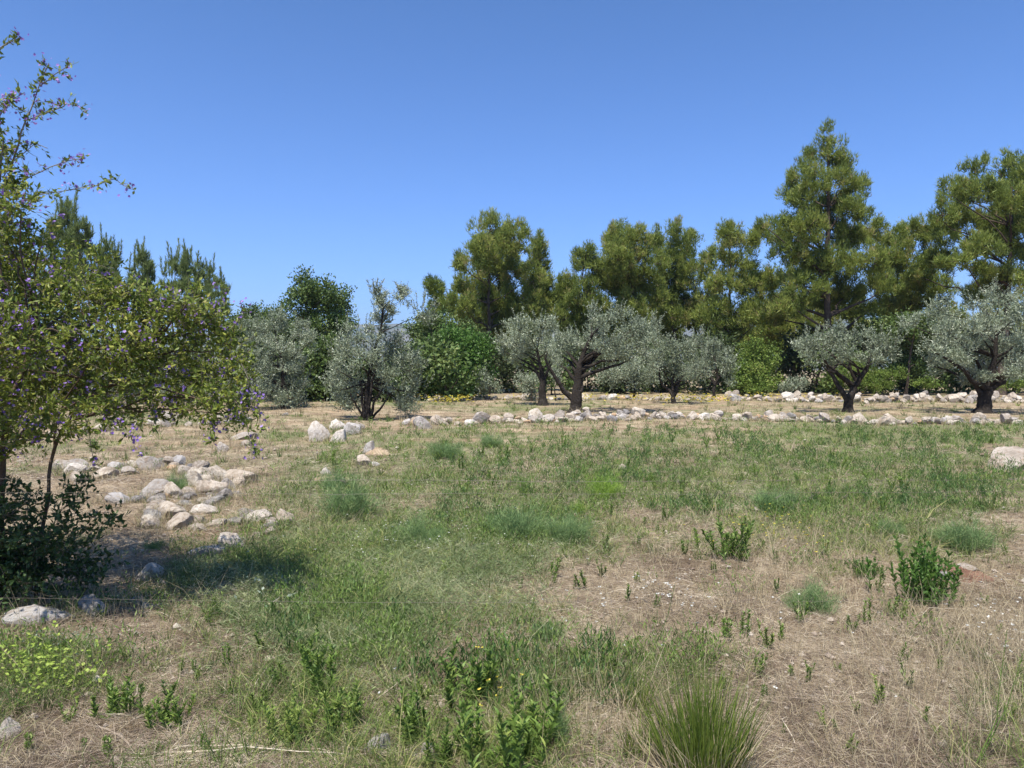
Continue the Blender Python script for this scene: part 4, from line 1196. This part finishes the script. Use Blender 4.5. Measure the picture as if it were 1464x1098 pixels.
    tx, ty, TD = tufted(xt, yt, 14, .035 * np.clip(yt / 9, 1, 2), rg)
    x, y, g = np.concatenate([x[::3], tx]), np.concatenate([y[::3], ty]), np.concatenate([g[::3], np.repeat(gt, 14)])
    n0_ = len(x) - len(tx); n = len(x)
    L = (rg.gamma(3, .018, n) + .02) * (.6 + .6 * g) * np.clip(.7 + y / 25, .7, 1.35)
    L[n0_:] = np.repeat(th_, 14) * rg.uniform(.5, 1.1, n - n0_)
    GD = np.concatenate([up_dirs(n0_, rg, .7), TD])
    w = np.maximum(.003, .6 * y / F) * rg.uniform(.6, 1.4, n)
    tint_ = vnoise(x, y, .9, 41) * .5 + vnoise(x, y, .25, 42) * .3
    grass_mix(acc, np.stack([x, y, gz(x, y) - .01], 1), GD, L, w, rg.normal(size=(n, 3)) * np.array([.5, .5, .15]) - np.array([0, 0, .2]), np.clip(tint_ + rg.normal(.1, .2, n) + np.concatenate([np.zeros(n0_), np.repeat(rg.normal(0, .2, len(xt)), 14)]), 0, 1), rg)
    tag(link('green_grass', acc.mesh('green_grass', M_GRASS)), 'thin green grass and herbs spreading through the dry field', 'grass', kind='stuff')
    # tangled vetch in the middle left
    acc = Acc()
    n0 = 48000
    px = rg.normal(560, 170, n0); py = rg.normal(840, 75, n0); ok = (py > 690) & (py < 1000); px, py = px[ok], py[ok]; n0 = len(px)
    x, y = at_v(px, py)
    keep = rg.random(n0) < np.clip((green_mask(x, y) - .3) * 1.6, 0, 1)
    x, y = x[keep], y[keep]; n = len(x)
    hh = .10 * (.4 + vnoise(x, y, .35, 51))
    P = np.stack([x, y, gz(x, y) + rg.uniform(0, 1, n) * hh], 1)
    v = np.clip(.3 + .6 * vnoise(x, y, .4, 52) + rg.normal(0, .18, n), 0, 1)
    grass_mix(acc, P, lie_dirs(n, rg, .9), rg.uniform(.04, .13, n), np.maximum(.0028, .5 * y / F), rg.normal(size=(n, 3)) * .4, v, rg)
    k = n // 2
    leaves(acc, P[:k], lie_dirs(k, rg, 1.0), rg.uniform(.02, .04, k), .008, v[:k], rg)
    tag(link('tangled_undergrowth', acc.mesh('tangled_undergrowth', M_GREY2)), 'matted grey green vetch tangle covering the middle left of the field', 'undergrowth', kind='stuff')
    # low leafy weeds of the mid field
    acc = Acc()
    px, py, x, y = scatter(15000, rg, 604, 960, xlo=-60, xhi=1560, power=1.15)
    g = green_mask(x, y)
    keep = (rg.random(len(x)) < np.clip((g - .30) * 1.3, .01, 1)) & (vnoise(x, y, .7, 61) > .42) & (y < 32)
    x, y = x[keep], y[keep]; k = len(x)
    hs = rg.uniform(.09, .34, k)
    m = 18
    X = np.repeat(x, m); Y2 = np.repeat(y, m); H = np.repeat(hs, m); n = len(X)
    P = np.stack([X + rg.normal(0, .045, n), Y2 + rg.normal(0, .045, n), gz(X, Y2) + rg.uniform(0, .7, n) * H], 1)
    v = np.clip(np.repeat(rg.normal(.5, .15, k), m) + rg.normal(0, .15, n), 0, 1)
    leaves(acc, P, unit(up_dirs(n, rg, .6)), rg.uniform(.03, .07, n) * np.clip(Y2 / 11, .75, 1.4), np.maximum(.008, .8 * Y2 / F), v, rg)
    tag(link('low_weeds', acc.mesh('low_weeds', M_WEED)), 'dark green low leafy weeds carpeting the middle of the field', 'weeds', kind='stuff')
    print('low weeds', k)
    acc = Acc()
    px = np.concatenate([rg.uniform(860, 1480, 2600), rg.uniform(620, 900, 500), rg.uniform(380, 900, 350)])
    py = np.concatenate([rg.uniform(612, 740, 2600), rg.uniform(612, 760, 500), rg.uniform(860, 1060, 350)])
    x, y = at_v(px, py)
    keep = (vnoise(x, y, 1.1, 71) * .6 + vnoise(x, y, .4, 72) * .4 > .56) & (y < 24)
    x, y = x[keep], y[keep]; k = len(x); m = 26
    hs = rg.uniform(.12, .36, k) * np.clip(y / 12, .8, 1.1)
    X = np.repeat(x, m); Y2 = np.repeat(y, m); H = np.repeat(hs, m); n = len(X)
    zf = rg.uniform(0, .85, n)
    lean = np.repeat(rg.normal(0, .25, (k, 2)), m, 0)
    P = np.stack([X + rg.normal(0, .035, n) + lean[:, 0] * zf * H, Y2 + rg.normal(0, .035, n) + lean[:, 1] * zf * H, gz(X, Y2) + zf * H], 1)
    v = np.clip(np.repeat(rg.normal(.4, .2, k), m) + rg.normal(0, .12, n), 0, 1)
    leaves(acc, P, unit(up_dirs(n, rg, .5)), rg.uniform(.04, .08, n), np.maximum(.009, .85 * Y2 / F), v, rg)
    tag(link('coarse_weeds', acc.mesh('coarse_weeds', M_COARSE)), 'taller coarse dark green weeds in uneven drifts across the field', 'weeds', kind='stuff')
    print('coarse', k)
    # white and yellow flower specks
    for name, mat, blobs, lab, hgt in (('white_flowers', M_WHITE, [(620, 765, 90, 15, 90), (960, 850, 30, 20, 34), (800, 870, 60, 20, 12), (1430, 890, 30, 35, 40), (560, 750, 120, 30, 40), (1000, 900, 300, 60, 25)], 'tiny white wild flowers scattered through the grass', .12),
                                       ('yellow_flowers', M_YELLOW, [(1105, 765, 45, 22, 70), (640, 566, 18, 4, 200), (900, 566, 90, 2, 150), (1100, 564, 60, 2, 80), (700, 1000, 20, 30, 10), (1000, 568, 30, 3, 100)], 'small yellow flowers by the far wall and in the field', .22)):
        acc = Acc()
        for (cx, cy, rx, ry, cnt) in blobs:
            px = rg.normal(cx, rx, cnt); py = np.maximum(rg.normal(cy, ry, cnt), 563)
            x, y = at_v(px, py + 8 * 6 / 6); n = cnt
            farf = cy < 600
            h = rg.uniform(.4, 1.2, n) * (hgt if not farf else .35)
            c = np.stack([x, y, gz(x, y) + h], 1)
            blades(acc, c - np.stack([np.zeros(n), np.zeros(n), h], 1), up_dirs(n, rg, .05), h, .003, np.zeros((n, 3)), 0.0, rg) if False else None
            for a in range(4):
                th = rg.uniform(0, 6.28, n)
                D = np.stack([np.cos(th), np.sin(th), rg.uniform(.1, .6, n)], 1)
                leaves(acc, c, unit(D), (.016 if not farf else .09), (.010 if not farf else .06), rg.random(n), rg)
        tag(link(name, acc.mesh(name, mat)), lab, 'wild flowers', kind='stuff')
    # twigs and straw-coloured long stalks near the camera
    acc = Acc()
    px, py, x, y = scatter(380, rg, 780, 1110)
    for a, b in zip(x, y):
        th = rg.uniform(0, math.pi); L = rg.uniform(.1, .45); z = float(gz(a, b))
        d = np.array([math.cos(th), math.sin(th) * .6, rg.uniform(-.02, .12)])
        p0 = np.array([a, b, z + .012]); p1 = p0 + d * L
        tube(acc, curve_path(p0, p1, 5, rg, .25, .04), np.linspace(.0024, .001, 5), 3, rg.random())
    for (x0, y0, x1, y1) in [(0, 1096, 260, 1090), (220, 1088, 520, 1082), (300, 1040, 370, 1092), (250, 1080, 420, 1075), (430, 1092, 560, 1078), (560, 985, 640, 972)]:
        a = ground_at(x0, y0); b = ground_at(x1, y1)
        a[2] += .015; b[2] += .02
        tube(acc, curve_path(a, b, 8, rg, .1, .01), np.linspace(.005, .002, 8), 4, rg.uniform(.5, 1))
    tag(link('dry_stalks', acc.mesh('dry_stalks', M_STRAW)), 'loose fallen stalks and twigs lying on the foreground soil', 'dead stalks', kind='stuff')


M_COARSE = ramp_mat('coarse_weed_leaves', [(0, (.035, .075, .02)), (.55, (.09, .165, .04)), (1, (.20, .27, .07))], .25, .5, .3)
M_PEBBLE = ramp_mat('pebbles', [(0, (.16, .11, .08)), (.5, (.36, .30, .24)), (1, (.46, .41, .35))], 0, .95, .1)
M_GREY2 = ramp_mat('vetch_tangle', [(0, (.08, .115, .045)), (.4, (.165, .215, .09)), (.75, (.27, .32, .15)), (1, (.42, .41, .25))], .25, .6, .2)
build_cover()


# ------------------------------------------------------------------ single plants one can point at
def plant_stem_leaves(seed, stems, h, leaf_l, leaf_w, per, rad, lean=.27, up=.75, stemr=.003):
    """upright stems with narrow leaves set close all round (unit plant at the origin)"""
    rg = np.random.default_rng(seed)
    lf = Acc()
    for _ in range(stems):
        b = np.array([rg.normal(0, rad), rg.normal(0, rad), 0])
        H = h * rg.uniform(.55, 1.1)
        d = unit(np.array([rg.normal(0, lean), rg.normal(0, lean), 1.0]) + b * 1.2)
        pts = b + d * H * np.linspace(0, 1, 5)[:, None] + np.array([rg.normal(0, .02), rg.normal(0, .02), 0]) * (np.linspace(0, 1, 5) ** 2)[:, None]
        tube(lf, pts, np.linspace(stemr, stemr * .5, 5), 3, .35)
        n = int(per * rg.uniform(.7, 1.2))
        t = rg.uniform(.08, 1, n)
        P = np.stack([np.interp(t, np.linspace(0, 1, 5), pts[:, i]) for i in range(3)], 1)
        a = rg.uniform(0, 6.28, n)
        D = unit(np.stack([np.cos(a), np.sin(a), up * rg.uniform(.5, 1.8, n)], 1))
        Ls = leaf_l * rg.uniform(.6, 1.2, n) * (1.15 - .5 * t)
        bend = np.stack([np.cos(a) * .1, np.sin(a) * .1, -np.full(n, .15)], 1)
        blades(lf, P, D, Ls, leaf_w * rg.uniform(.8, 1.2, n), bend, np.clip(rg.normal(.5, .17, n) + t * .1, 0, 1), rg)
    return lf


def feather_dome(seed, w, h, n, L=.05):
    rg = np.random.default_rng(seed)
    lf = Acc()
    for _ in range(max(8, n // 110)):
        a = rg.uniform(0, 6.28); r = rg.uniform(0, .9) ** .6
        tip = np.array([math.cos(a) * w / 2 * r, math.sin(a) * w / 2 * r, h * rg.choice([rg.uniform(.35, .95), rg.uniform(.9, 1.35)], p=[.75, .25]) * math.sqrt(max(.1, 1 - r * r * .7)) * (1 + .25 * math.sin(2 * a + seed))])
        p = curve_path(tip * np.array([.25, .25, 0]), tip, 5, rg, .15, .1)
        tube(lf, p, np.linspace(.0028, .001, 5), 3, .6)
        k = 110
        t = rg.uniform(.2, 1, k)
        P = np.stack([np.interp(t, np.linspace(0, 1, 5), p[:, i]) for i in range(3)], 1) + rg.normal(size=(k, 3)) * w * .05
        P[:, 2] = np.maximum(P[:, 2], 0)
        D = unit(rg.normal(size=(k, 3)) * .6 + np.array([0, 0, .6]) + unit(tip) * .5)
        needles(lf, P, D, L * rg.uniform(.5, 1.4, k), L * .045, np.clip(rg.normal(.5, .2, k) + rg.normal(0, .2), 0, 1), rg)
    return lf


def place_plant(name, me, px, py, scale, label, cat, group=None, rot=None, flip=1):
    g = ground_at(px, py)
    o = link(name, me, None, (g[0], g[1], g[2] - .005))
    s = scale
    o.scale = (s, s, s * R.uniform(.9, 1.1)) if not isinstance(s, tuple) else s
    o.rotation_euler = (0, 0, R.uniform(0, 6.28) if rot is None else rot)
    tag(o, label, cat, group)
    return o


# small upright weeds: five shapes of 0.25 m height, many plants
WV = [plant_stem_leaves(1000 + k, 2 + k % 3, .25, .05, .0095, 60, .022, up=1.2).mesh('leafy_weed_shape', M_WEED) for k in range(5)]
WB = [plant_stem_leaves(1020 + k, 13, .27, .055, .010, 56, .065, .25, up=1.2).mesh('bushy_weed_shape', M_WEED) for k in range(4)]
small = [(400, 985, 46), (440, 960, 40), (455, 1000, 70), (160, 1015, 40), (240, 1010, 45), (285, 975, 36), (96, 1040, 44), (155, 1085, 40), (330, 1000, 36), (370, 1020, 46), (405, 1040, 50),
         (905, 925, 30), (1040, 910, 44), (1065, 905, 44), (1100, 925, 42), (1115, 915, 38), (1145, 895, 40), (1215, 905, 34), (1240, 895, 40), (1272, 880, 38), (1288, 885, 40), (1305, 985, 46),
         (1255, 1010, 46), (1322, 1035, 34), (1180, 1045, 34), (1210, 1075, 40), (1160, 960, 26), (1132, 965, 24), (1155, 975, 30), (1225, 1020, 24), (935, 870, 30), (893, 860, 30), (1045, 800, 50), (998, 790, 40),
         (790, 830, 36), (838, 845, 40), (860, 790, 30), (912, 835, 20), (580, 960, 40), (610, 1000, 40), (760, 870, 26), (1350, 955, 24), (1410, 860, 20), (1375, 865, 22), (1425, 905, 20), (1090, 950, 20),
         (1020, 890, 24), (1200, 960, 20), (1330, 890, 20), (300, 900, 30), (530, 910, 34), (560, 1040, 50), (590, 1060, 44), (480, 1060, 46), (640, 1075, 30), (220, 1090, 30), (870, 740, 24), (950, 745, 26), (1010, 735, 26),
         (1395, 770, 26), (1440, 790, 24), (1060, 760, 30), (1180, 790, 28), (975, 700, 26), (1290, 700, 26), (1140, 690, 24), (1350, 690, 24), (930, 690, 24), (1080, 680, 22), (1240, 690, 22), (1420, 720, 24), (720, 660, 30), (700, 690, 20),
         (475, 665, 26), (800, 650, 20), (1110, 640, 20), (960, 635, 22), (690, 650, 20), (1030, 655, 18), (1190, 655, 18)]
_r = np.random.default_rng(33)
small += [(float(_r.uniform(20, 1440)), float(_r.uniform(880, 1090)), float(_r.uniform(20, 42))) for _ in range(46)] + [(float(_r.uniform(480, 1440)), float(_r.uniform(630, 860)), float(_r.uniform(16, 30))) for _ in range(60)]
for k, (px, py, hp) in enumerate(small):
    g = ground_at(px, py)
    place_plant('leafy_weed', WV[k % 5], px, py, hp * g[1] / F / .26, 'small upright leafy green weed sprouting from the dry field', 'weed', 'small leafy weeds dotted over the field')
big = [
    ('leafy_weed', WB[0], 690, 1000, 90, 'tall leafy clump left of the rush tuft, upper of two stacked clumps'),
    ('leafy_weed', WB[1], 715, 1098, 120, 'yellowing leafy clump at bottom centre with bright strap leaves'),
    ('leafy_weed', WB[2], 760, 1070, 95, 'dense leafy clump touching the right of the bottom centre clump'),
    ('leafy_weed', WB[3], 490, 1045, 72, 'bushy bright green weed above the fallen straw stalk'),
    ('leafy_weed', WB[0], 450, 975, 64, 'thick dark green weed standing where the vetch tangle ends'),
    ('leafy_weed', WB[1], 410, 1065, 66, 'loose leafy weed just left of the bushy bright weed'),
    ('leafy_weed', WB[2], 585, 1045, 70, 'leafy weed growing over the flaky white rock'),
    ('leafy_weed', WB[3], 176, 1025, 62, 'compact pointed weed left of the straw patch, bottom left'),
    ('leafy_weed', WB[0], 232, 1045, 60, 'two-headed leafy weed right of the compact pointed weed'),
    ('leafy_weed', WB[2], 645, 1080, 70, 'leafy weed directly right of the cream stone at bottom'),
    ('leafy_weed', WB[1], 1045, 805, 56, 'dark leafy weed growing alone in the pale middle soil'),
]
for name, me, px, py, hp, lab in big:
    g = ground_at(px, py)
    place_plant(name, me, px, py, hp * g[1] / F / .28, lab, 'weed')

# larger leafy bushes on the right
bb = plant_stem_leaves(1100, 46, .34, .055, .014, 34, .10, .22).mesh('leafy_bush_shape', M_BRIGHT)
g = ground_at(1322, 862); place_plant('leafy_bush', bb, 1322, 862, (.95, .95, 1.5), 'tall bright green leafy bush left of the red earth hollow', 'bush')
place_plant('leafy_bush', bb, 1238, 824, (.55, .55, .5), 'small round bright green bush left of the tall leafy bush', 'bush')
# bright green round clumps
fd1 = feather_dome(1200, 1.0, .62, 5200, .10).mesh('bright_clump_shape', ramp_mat('lime_threads', [(0, (.12, .20, .03)), (.6, (.26, .40, .06)), (1, (.42, .55, .12))], .35, .6, .2))
g = ground_at(862, 712); s = 62 * g[1] / F; place_plant('green_clump', fd1, 862, 712, s, 'round bright lime green clump standing out in mid field', 'clump')
g = ground_at(828, 735); s = 30 * g[1] / F; place_plant('green_clump', fd1, 828, 735, s, 'smaller lime green clump below left of the round one', 'clump')
# fennel
FD = [feather_dome(1210 + k, 1.0, .42, 6500, .10).mesh('fennel_shape', M_FENNEL) for k in range(3)]
fen = [(1160, 876, 92, 'rounded blue green feathery clump alone on the pale right soil'), (815, 782, 84, 'densest blue green feathery clump in the middle of the field'), (740, 772, 110, 'wide feathery fennel clump left of the densest one'),
       (500, 738, 110, 'wide feathery fennel clump right of the stone heaps'), (1270, 765, 50, 'small feathery clump above the round bright bush'), (1375, 782, 100, 'pale feathery clump behind the red earth hollow'),
       (600, 780, 90, 'low feathery clump between the two wide fennel clumps'), (1110, 730, 80, 'feathery clump in the green grass right of the lime clump'), (640, 655, 60, 'distant feathery clump right of the boulder pile'), (480, 700, 60, 'feathery clump behind the wide clump near the orange patch'),
       (780, 915, 60, 'faint feathery tuft above the bottom centre clumps'), (220, 785, 36, 'blue grey feathery tuft left of the long kerb stones'), (250, 700, 50, 'feathery grass tuft growing among the left stone heap'), (700, 640, 44, 'distant feathery clump nearest the low stone row')]
for k, (px, py, wp, lab) in enumerate(fen):
    g = ground_at(px, py); place_plant('fennel_plant', FD[k % 3], px, py, wp * g[1] / F, lab, 'fennel plant')
fl = feather_dome(1230, .5, 1.0, 1500, .16).mesh('airy_fennel_shape', M_FENNEL)
g = ground_at(800, 1055); place_plant('fennel_plant', fl, 800, 1055, 92 * g[1] / F, 'airy thin blue green fennel right of the bottom centre clumps', 'fennel plant')


# rush tuft
def rush(px, py, hp, wp, n, label, seed):
    rg = np.random.default_rng(seed)
    g = ground_at(px, py); k = g[1] / F
    H = hp * k; W = wp * k
    root = link('rush_tuft', None, None, tuple(g)); tag(root, label, 'rush tuft')
    lf = Acc()
    a = rg.uniform(0, 6.28, n); r = rg.uniform(0, 1, n) ** .6
    P = np.stack([np.cos(a) * r * W * .36, np.sin(a) * r * W * .26, np.zeros(n) - .01], 1)
    D = unit(np.stack([P[:, 0] / W * .75 + rg.normal(0, .07, n), P[:, 1] / W * .75 + rg.normal(0, .07, n), np.ones(n)], 1))
    blades(lf, P, D, H * rg.uniform(.35, 1.05, n) * (1.05 - .3 * r), .0045, np.stack([D[:, 0] * .5, D[:, 1] * .5, -.05 * np.ones(n)], 1) + rg.normal(0, .04, (n, 3)), np.clip(rg.normal(.5, .2, n), 0, .95), rg)
    link('blades', lf.mesh('rush_blades', M_RUSH), root)
    dr = Acc(); m = n // 2
    a = rg.uniform(0, 6.28, m); P = np.stack([np.cos(a) * W * .4 * rg.uniform(.5, 1.1, m), np.sin(a) * W * .3 * rg.uniform(.5, 1.1, m), np.zeros(m)], 1)
    D = unit(np.stack([P[:, 0] / W * 1.8, P[:, 1] / W * 1.8, np.ones(m)], 1) + rg.normal(0, .2, (m, 3)))
    blades(dr, P, D, H * rg.uniform(.15, .6, m), .004, rg.normal(0, .15, (m, 3)), np.clip(rg.normal(.55, .25, m), 0, 1), rg)
    link('dead_blades', dr.mesh('rush_dead_blades', M_DRYSTEM), root)


rush(1005, 1100, 195, 150, 780, 'big upright rush tuft with thin bright blades at the bottom edge', 71)
rush(912, 1010, 90, 50, 150, 'slim rush tuft just left of the big rush tuft', 72)
rush(915, 1075, 90, 60, 120, 'sparse rush tuft at lower left of the big rush tuft', 73)


# pale-leaved creeper patch at lower left and grey leaves near the wire
def leaf_patch(name, label, px, py, wp, hp, n, mat, ll, lw, seed, h=.15):
    rg = np.random.default_rng(seed)
    x, y = at_v(rg.normal(px, wp / 2.2, n), np.clip(rg.normal(py, hp / 2.2, n), 600, 1090))
    g = ground_at(px, py)
    lf = Acc()
    P = np.stack([x, y, gz(x, y) + rg.uniform(.01, h, n)], 1)
    D = unit(np.stack([rg.normal(0, 1, n), rg.normal(0, 1, n), rg.uniform(-.1, .7, n)], 1))
    leaves(lf, P, D, ll * rg.uniform(.6, 1.2, n), lw * rg.uniform(.7, 1.2, n), np.clip(rg.normal(.6, .2, n), 0, 1), rg, .1)
    for j in range(0, n, 7):
        b = np.array([P[j][0] + rg.normal(0, .03), P[j][1] + rg.normal(0, .03), float(gz(P[j][0], P[j][1]))])
        tube(lf, curve_path(b, P[j], 4, rg, .2, .1), [.002, .002, .0015, .001], 3, .4)
    root = link(name, None, None, tuple(g)); tag(root, label, 'plant')
    tag(link('leaves', lf.mesh(name, mat, False, g), root), kind='stuff')


leaf_patch('creeper_patch', 'pale lime leaved creeper patch in sun at the lower left', 60, 975, 95, 40, 520, ramp_mat('lime_leaflets', [(0, (.14, .20, .03)), (.6, (.30, .40, .07)), (1, (.48, .56, .14))], .3, .6, .2), .032, .02, 81)
leaf_patch('grey_herb', 'grey white fuzzy herb beside the lower left creeper', 85, 935, 70, 18, 160, M_GREY, .022, .012, 82, .08)
leaf_patch('broad_leaf_seedling', 'pale broad leaves on thin stems in the vetch tangle', 385, 865, 70, 34, 46, M_GREY, .05, .022, 83, .2)


# tall single stalks
def tall_stalk(pts, label, seed, Y=None):
    rg = np.random.default_rng(seed)
    b = ground_at(*pts[0]); root_y = b[1]
    P = np.array([b] + [at(x, y, root_y) for x, y in pts[1:]])
    lf = Acc()
    tube(lf, P, np.linspace(.003, .0012, len(P)), 4, .3)
    for j in range(34):
        i = rg.integers(len(P) - 1); t = rg.random(); p = P[i] * (1 - t) + P[i + 1] * t
        D = unit(np.array([[rg.normal(), rg.normal(), .8]]))
        needles(lf, p[None], D, .035 * rg.uniform(.5, 1.5), .003, .4, rg)
    tag(link('tall_stalk', lf.mesh('tall_stalk', M_WEED, False, b), None, tuple(b)), label, 'stalk')


tall_stalk([(1392, 1096), (1425, 1030), (1428, 990), (1440, 900)], 'thin dark green stalk rising at the lower right', 91)
tall_stalk([(925, 935), (945, 905), (955, 880), (965, 835)], 'thin dark stalk leaning over the small white flowers', 92)
tall_stalk([(1398, 1090), (1440, 1010), (1464, 930)], 'second thin stalk leaning further right at the lower right', 93)


# barbed wire the photographer looks over
def wire_fence():
    root = link('wire_fence', None, None, (0, 2.9, 0)); tag(root, 'barely visible thin barbed wire strands crossing in front of the field', 'wire fence')
    rg = np.random.default_rng(15)
    for py, sl in ((683, 0), (705, 2), (853, 1)):
        a = at(-600, py - sl, 2.9); b = at(2060, py + sl, 2.9)
        w = Acc()
        P = np.linspace(a, b, 60); P[:, 2] -= .03 * np.sin(np.linspace(0, math.pi, 60)) - .015; P[1:-1, 2] += np.cumsum(rg.normal(0, .0016, 58)) * np.sin(np.linspace(0, math.pi, 58))
        tube(w, P, np.full(60, .0005), 4, .4)
        for s in np.arange(.05, 1, .018):
            c = a * (1 - s) + b * s; c[2] -= .03 * math.sin(s * math.pi) - .015
            for _ in range(2):
                d = unit(rg.normal(size=3)) * .014
                tube(w, np.stack([c - d, c + d]), [.0008, .0008], 3, .8)
        link('wire_strand', w.mesh('wire_strand', M_WIRE, False, (0, 2.9, 0)), root)
    for px in (-600, 2060):
        b = at(px, 700, 2.9); w = Acc()
        tube(w, [(b[0], 2.9, -.3), (b[0], 2.9, .6), (b[0] + .02, 2.9, 1.5)], [.05, .048, .042], 10, .5)
        w.add(np.array([(b[0] + .02 + .042 * math.cos(t), 2.9 + .042 * math.sin(t), 1.5) for t in np.arange(10) * .6283]), .5, tris=[(0, i, i + 1) for i in range(1, 9)])
        link('post', w.mesh('fence_post', M_POST, True, (0, 2.9, 0)), root)


wire_fence()
tris = sum(len(o.data.loops) - 2 * len(o.data.polygons) for o in scene.objects if o.type == 'MESH')
print('TRIS', tris, 'OBJECTS', len(scene.objects))


# ------------------------------------------------------------------ the summer air
def haze():
    x, y0, y1, z0, z1 = 9500, -9000, 9500, -6.0, 420.0
    V = [(-x, y0, z0), (x, y0, z0), (x, y1, z0), (-x, y1, z0), (-x, y0, z1), (x, y0, z1), (x, y1, z1), (-x, y1, z1)]
    me = bpy.data.meshes.new('haze'); me.from_pydata(V, [], [(0, 3, 2, 1), (4, 5, 6, 7), (0, 1, 5, 4), (1, 2, 6, 5), (2, 3, 7, 6), (3, 0, 4, 7)])
    m = bpy.data.materials.new('air'); m.use_nodes = True
    N = m.node_tree.nodes; N.remove(N['Principled BSDF'])
    v = N.new('ShaderNodeVolumePrincipled'); v.inputs['Density'].default_value = .00015; v.inputs['Color'].default_value = (.62, .78, 1, 1); v.inputs['Anisotropy'].default_value = .2
    m.node_tree.links.new(v.outputs[0], N['Material Output'].inputs['Volume'])
    me.materials.append(m)
    tag(link('haze', me), kind='stuff')


haze()
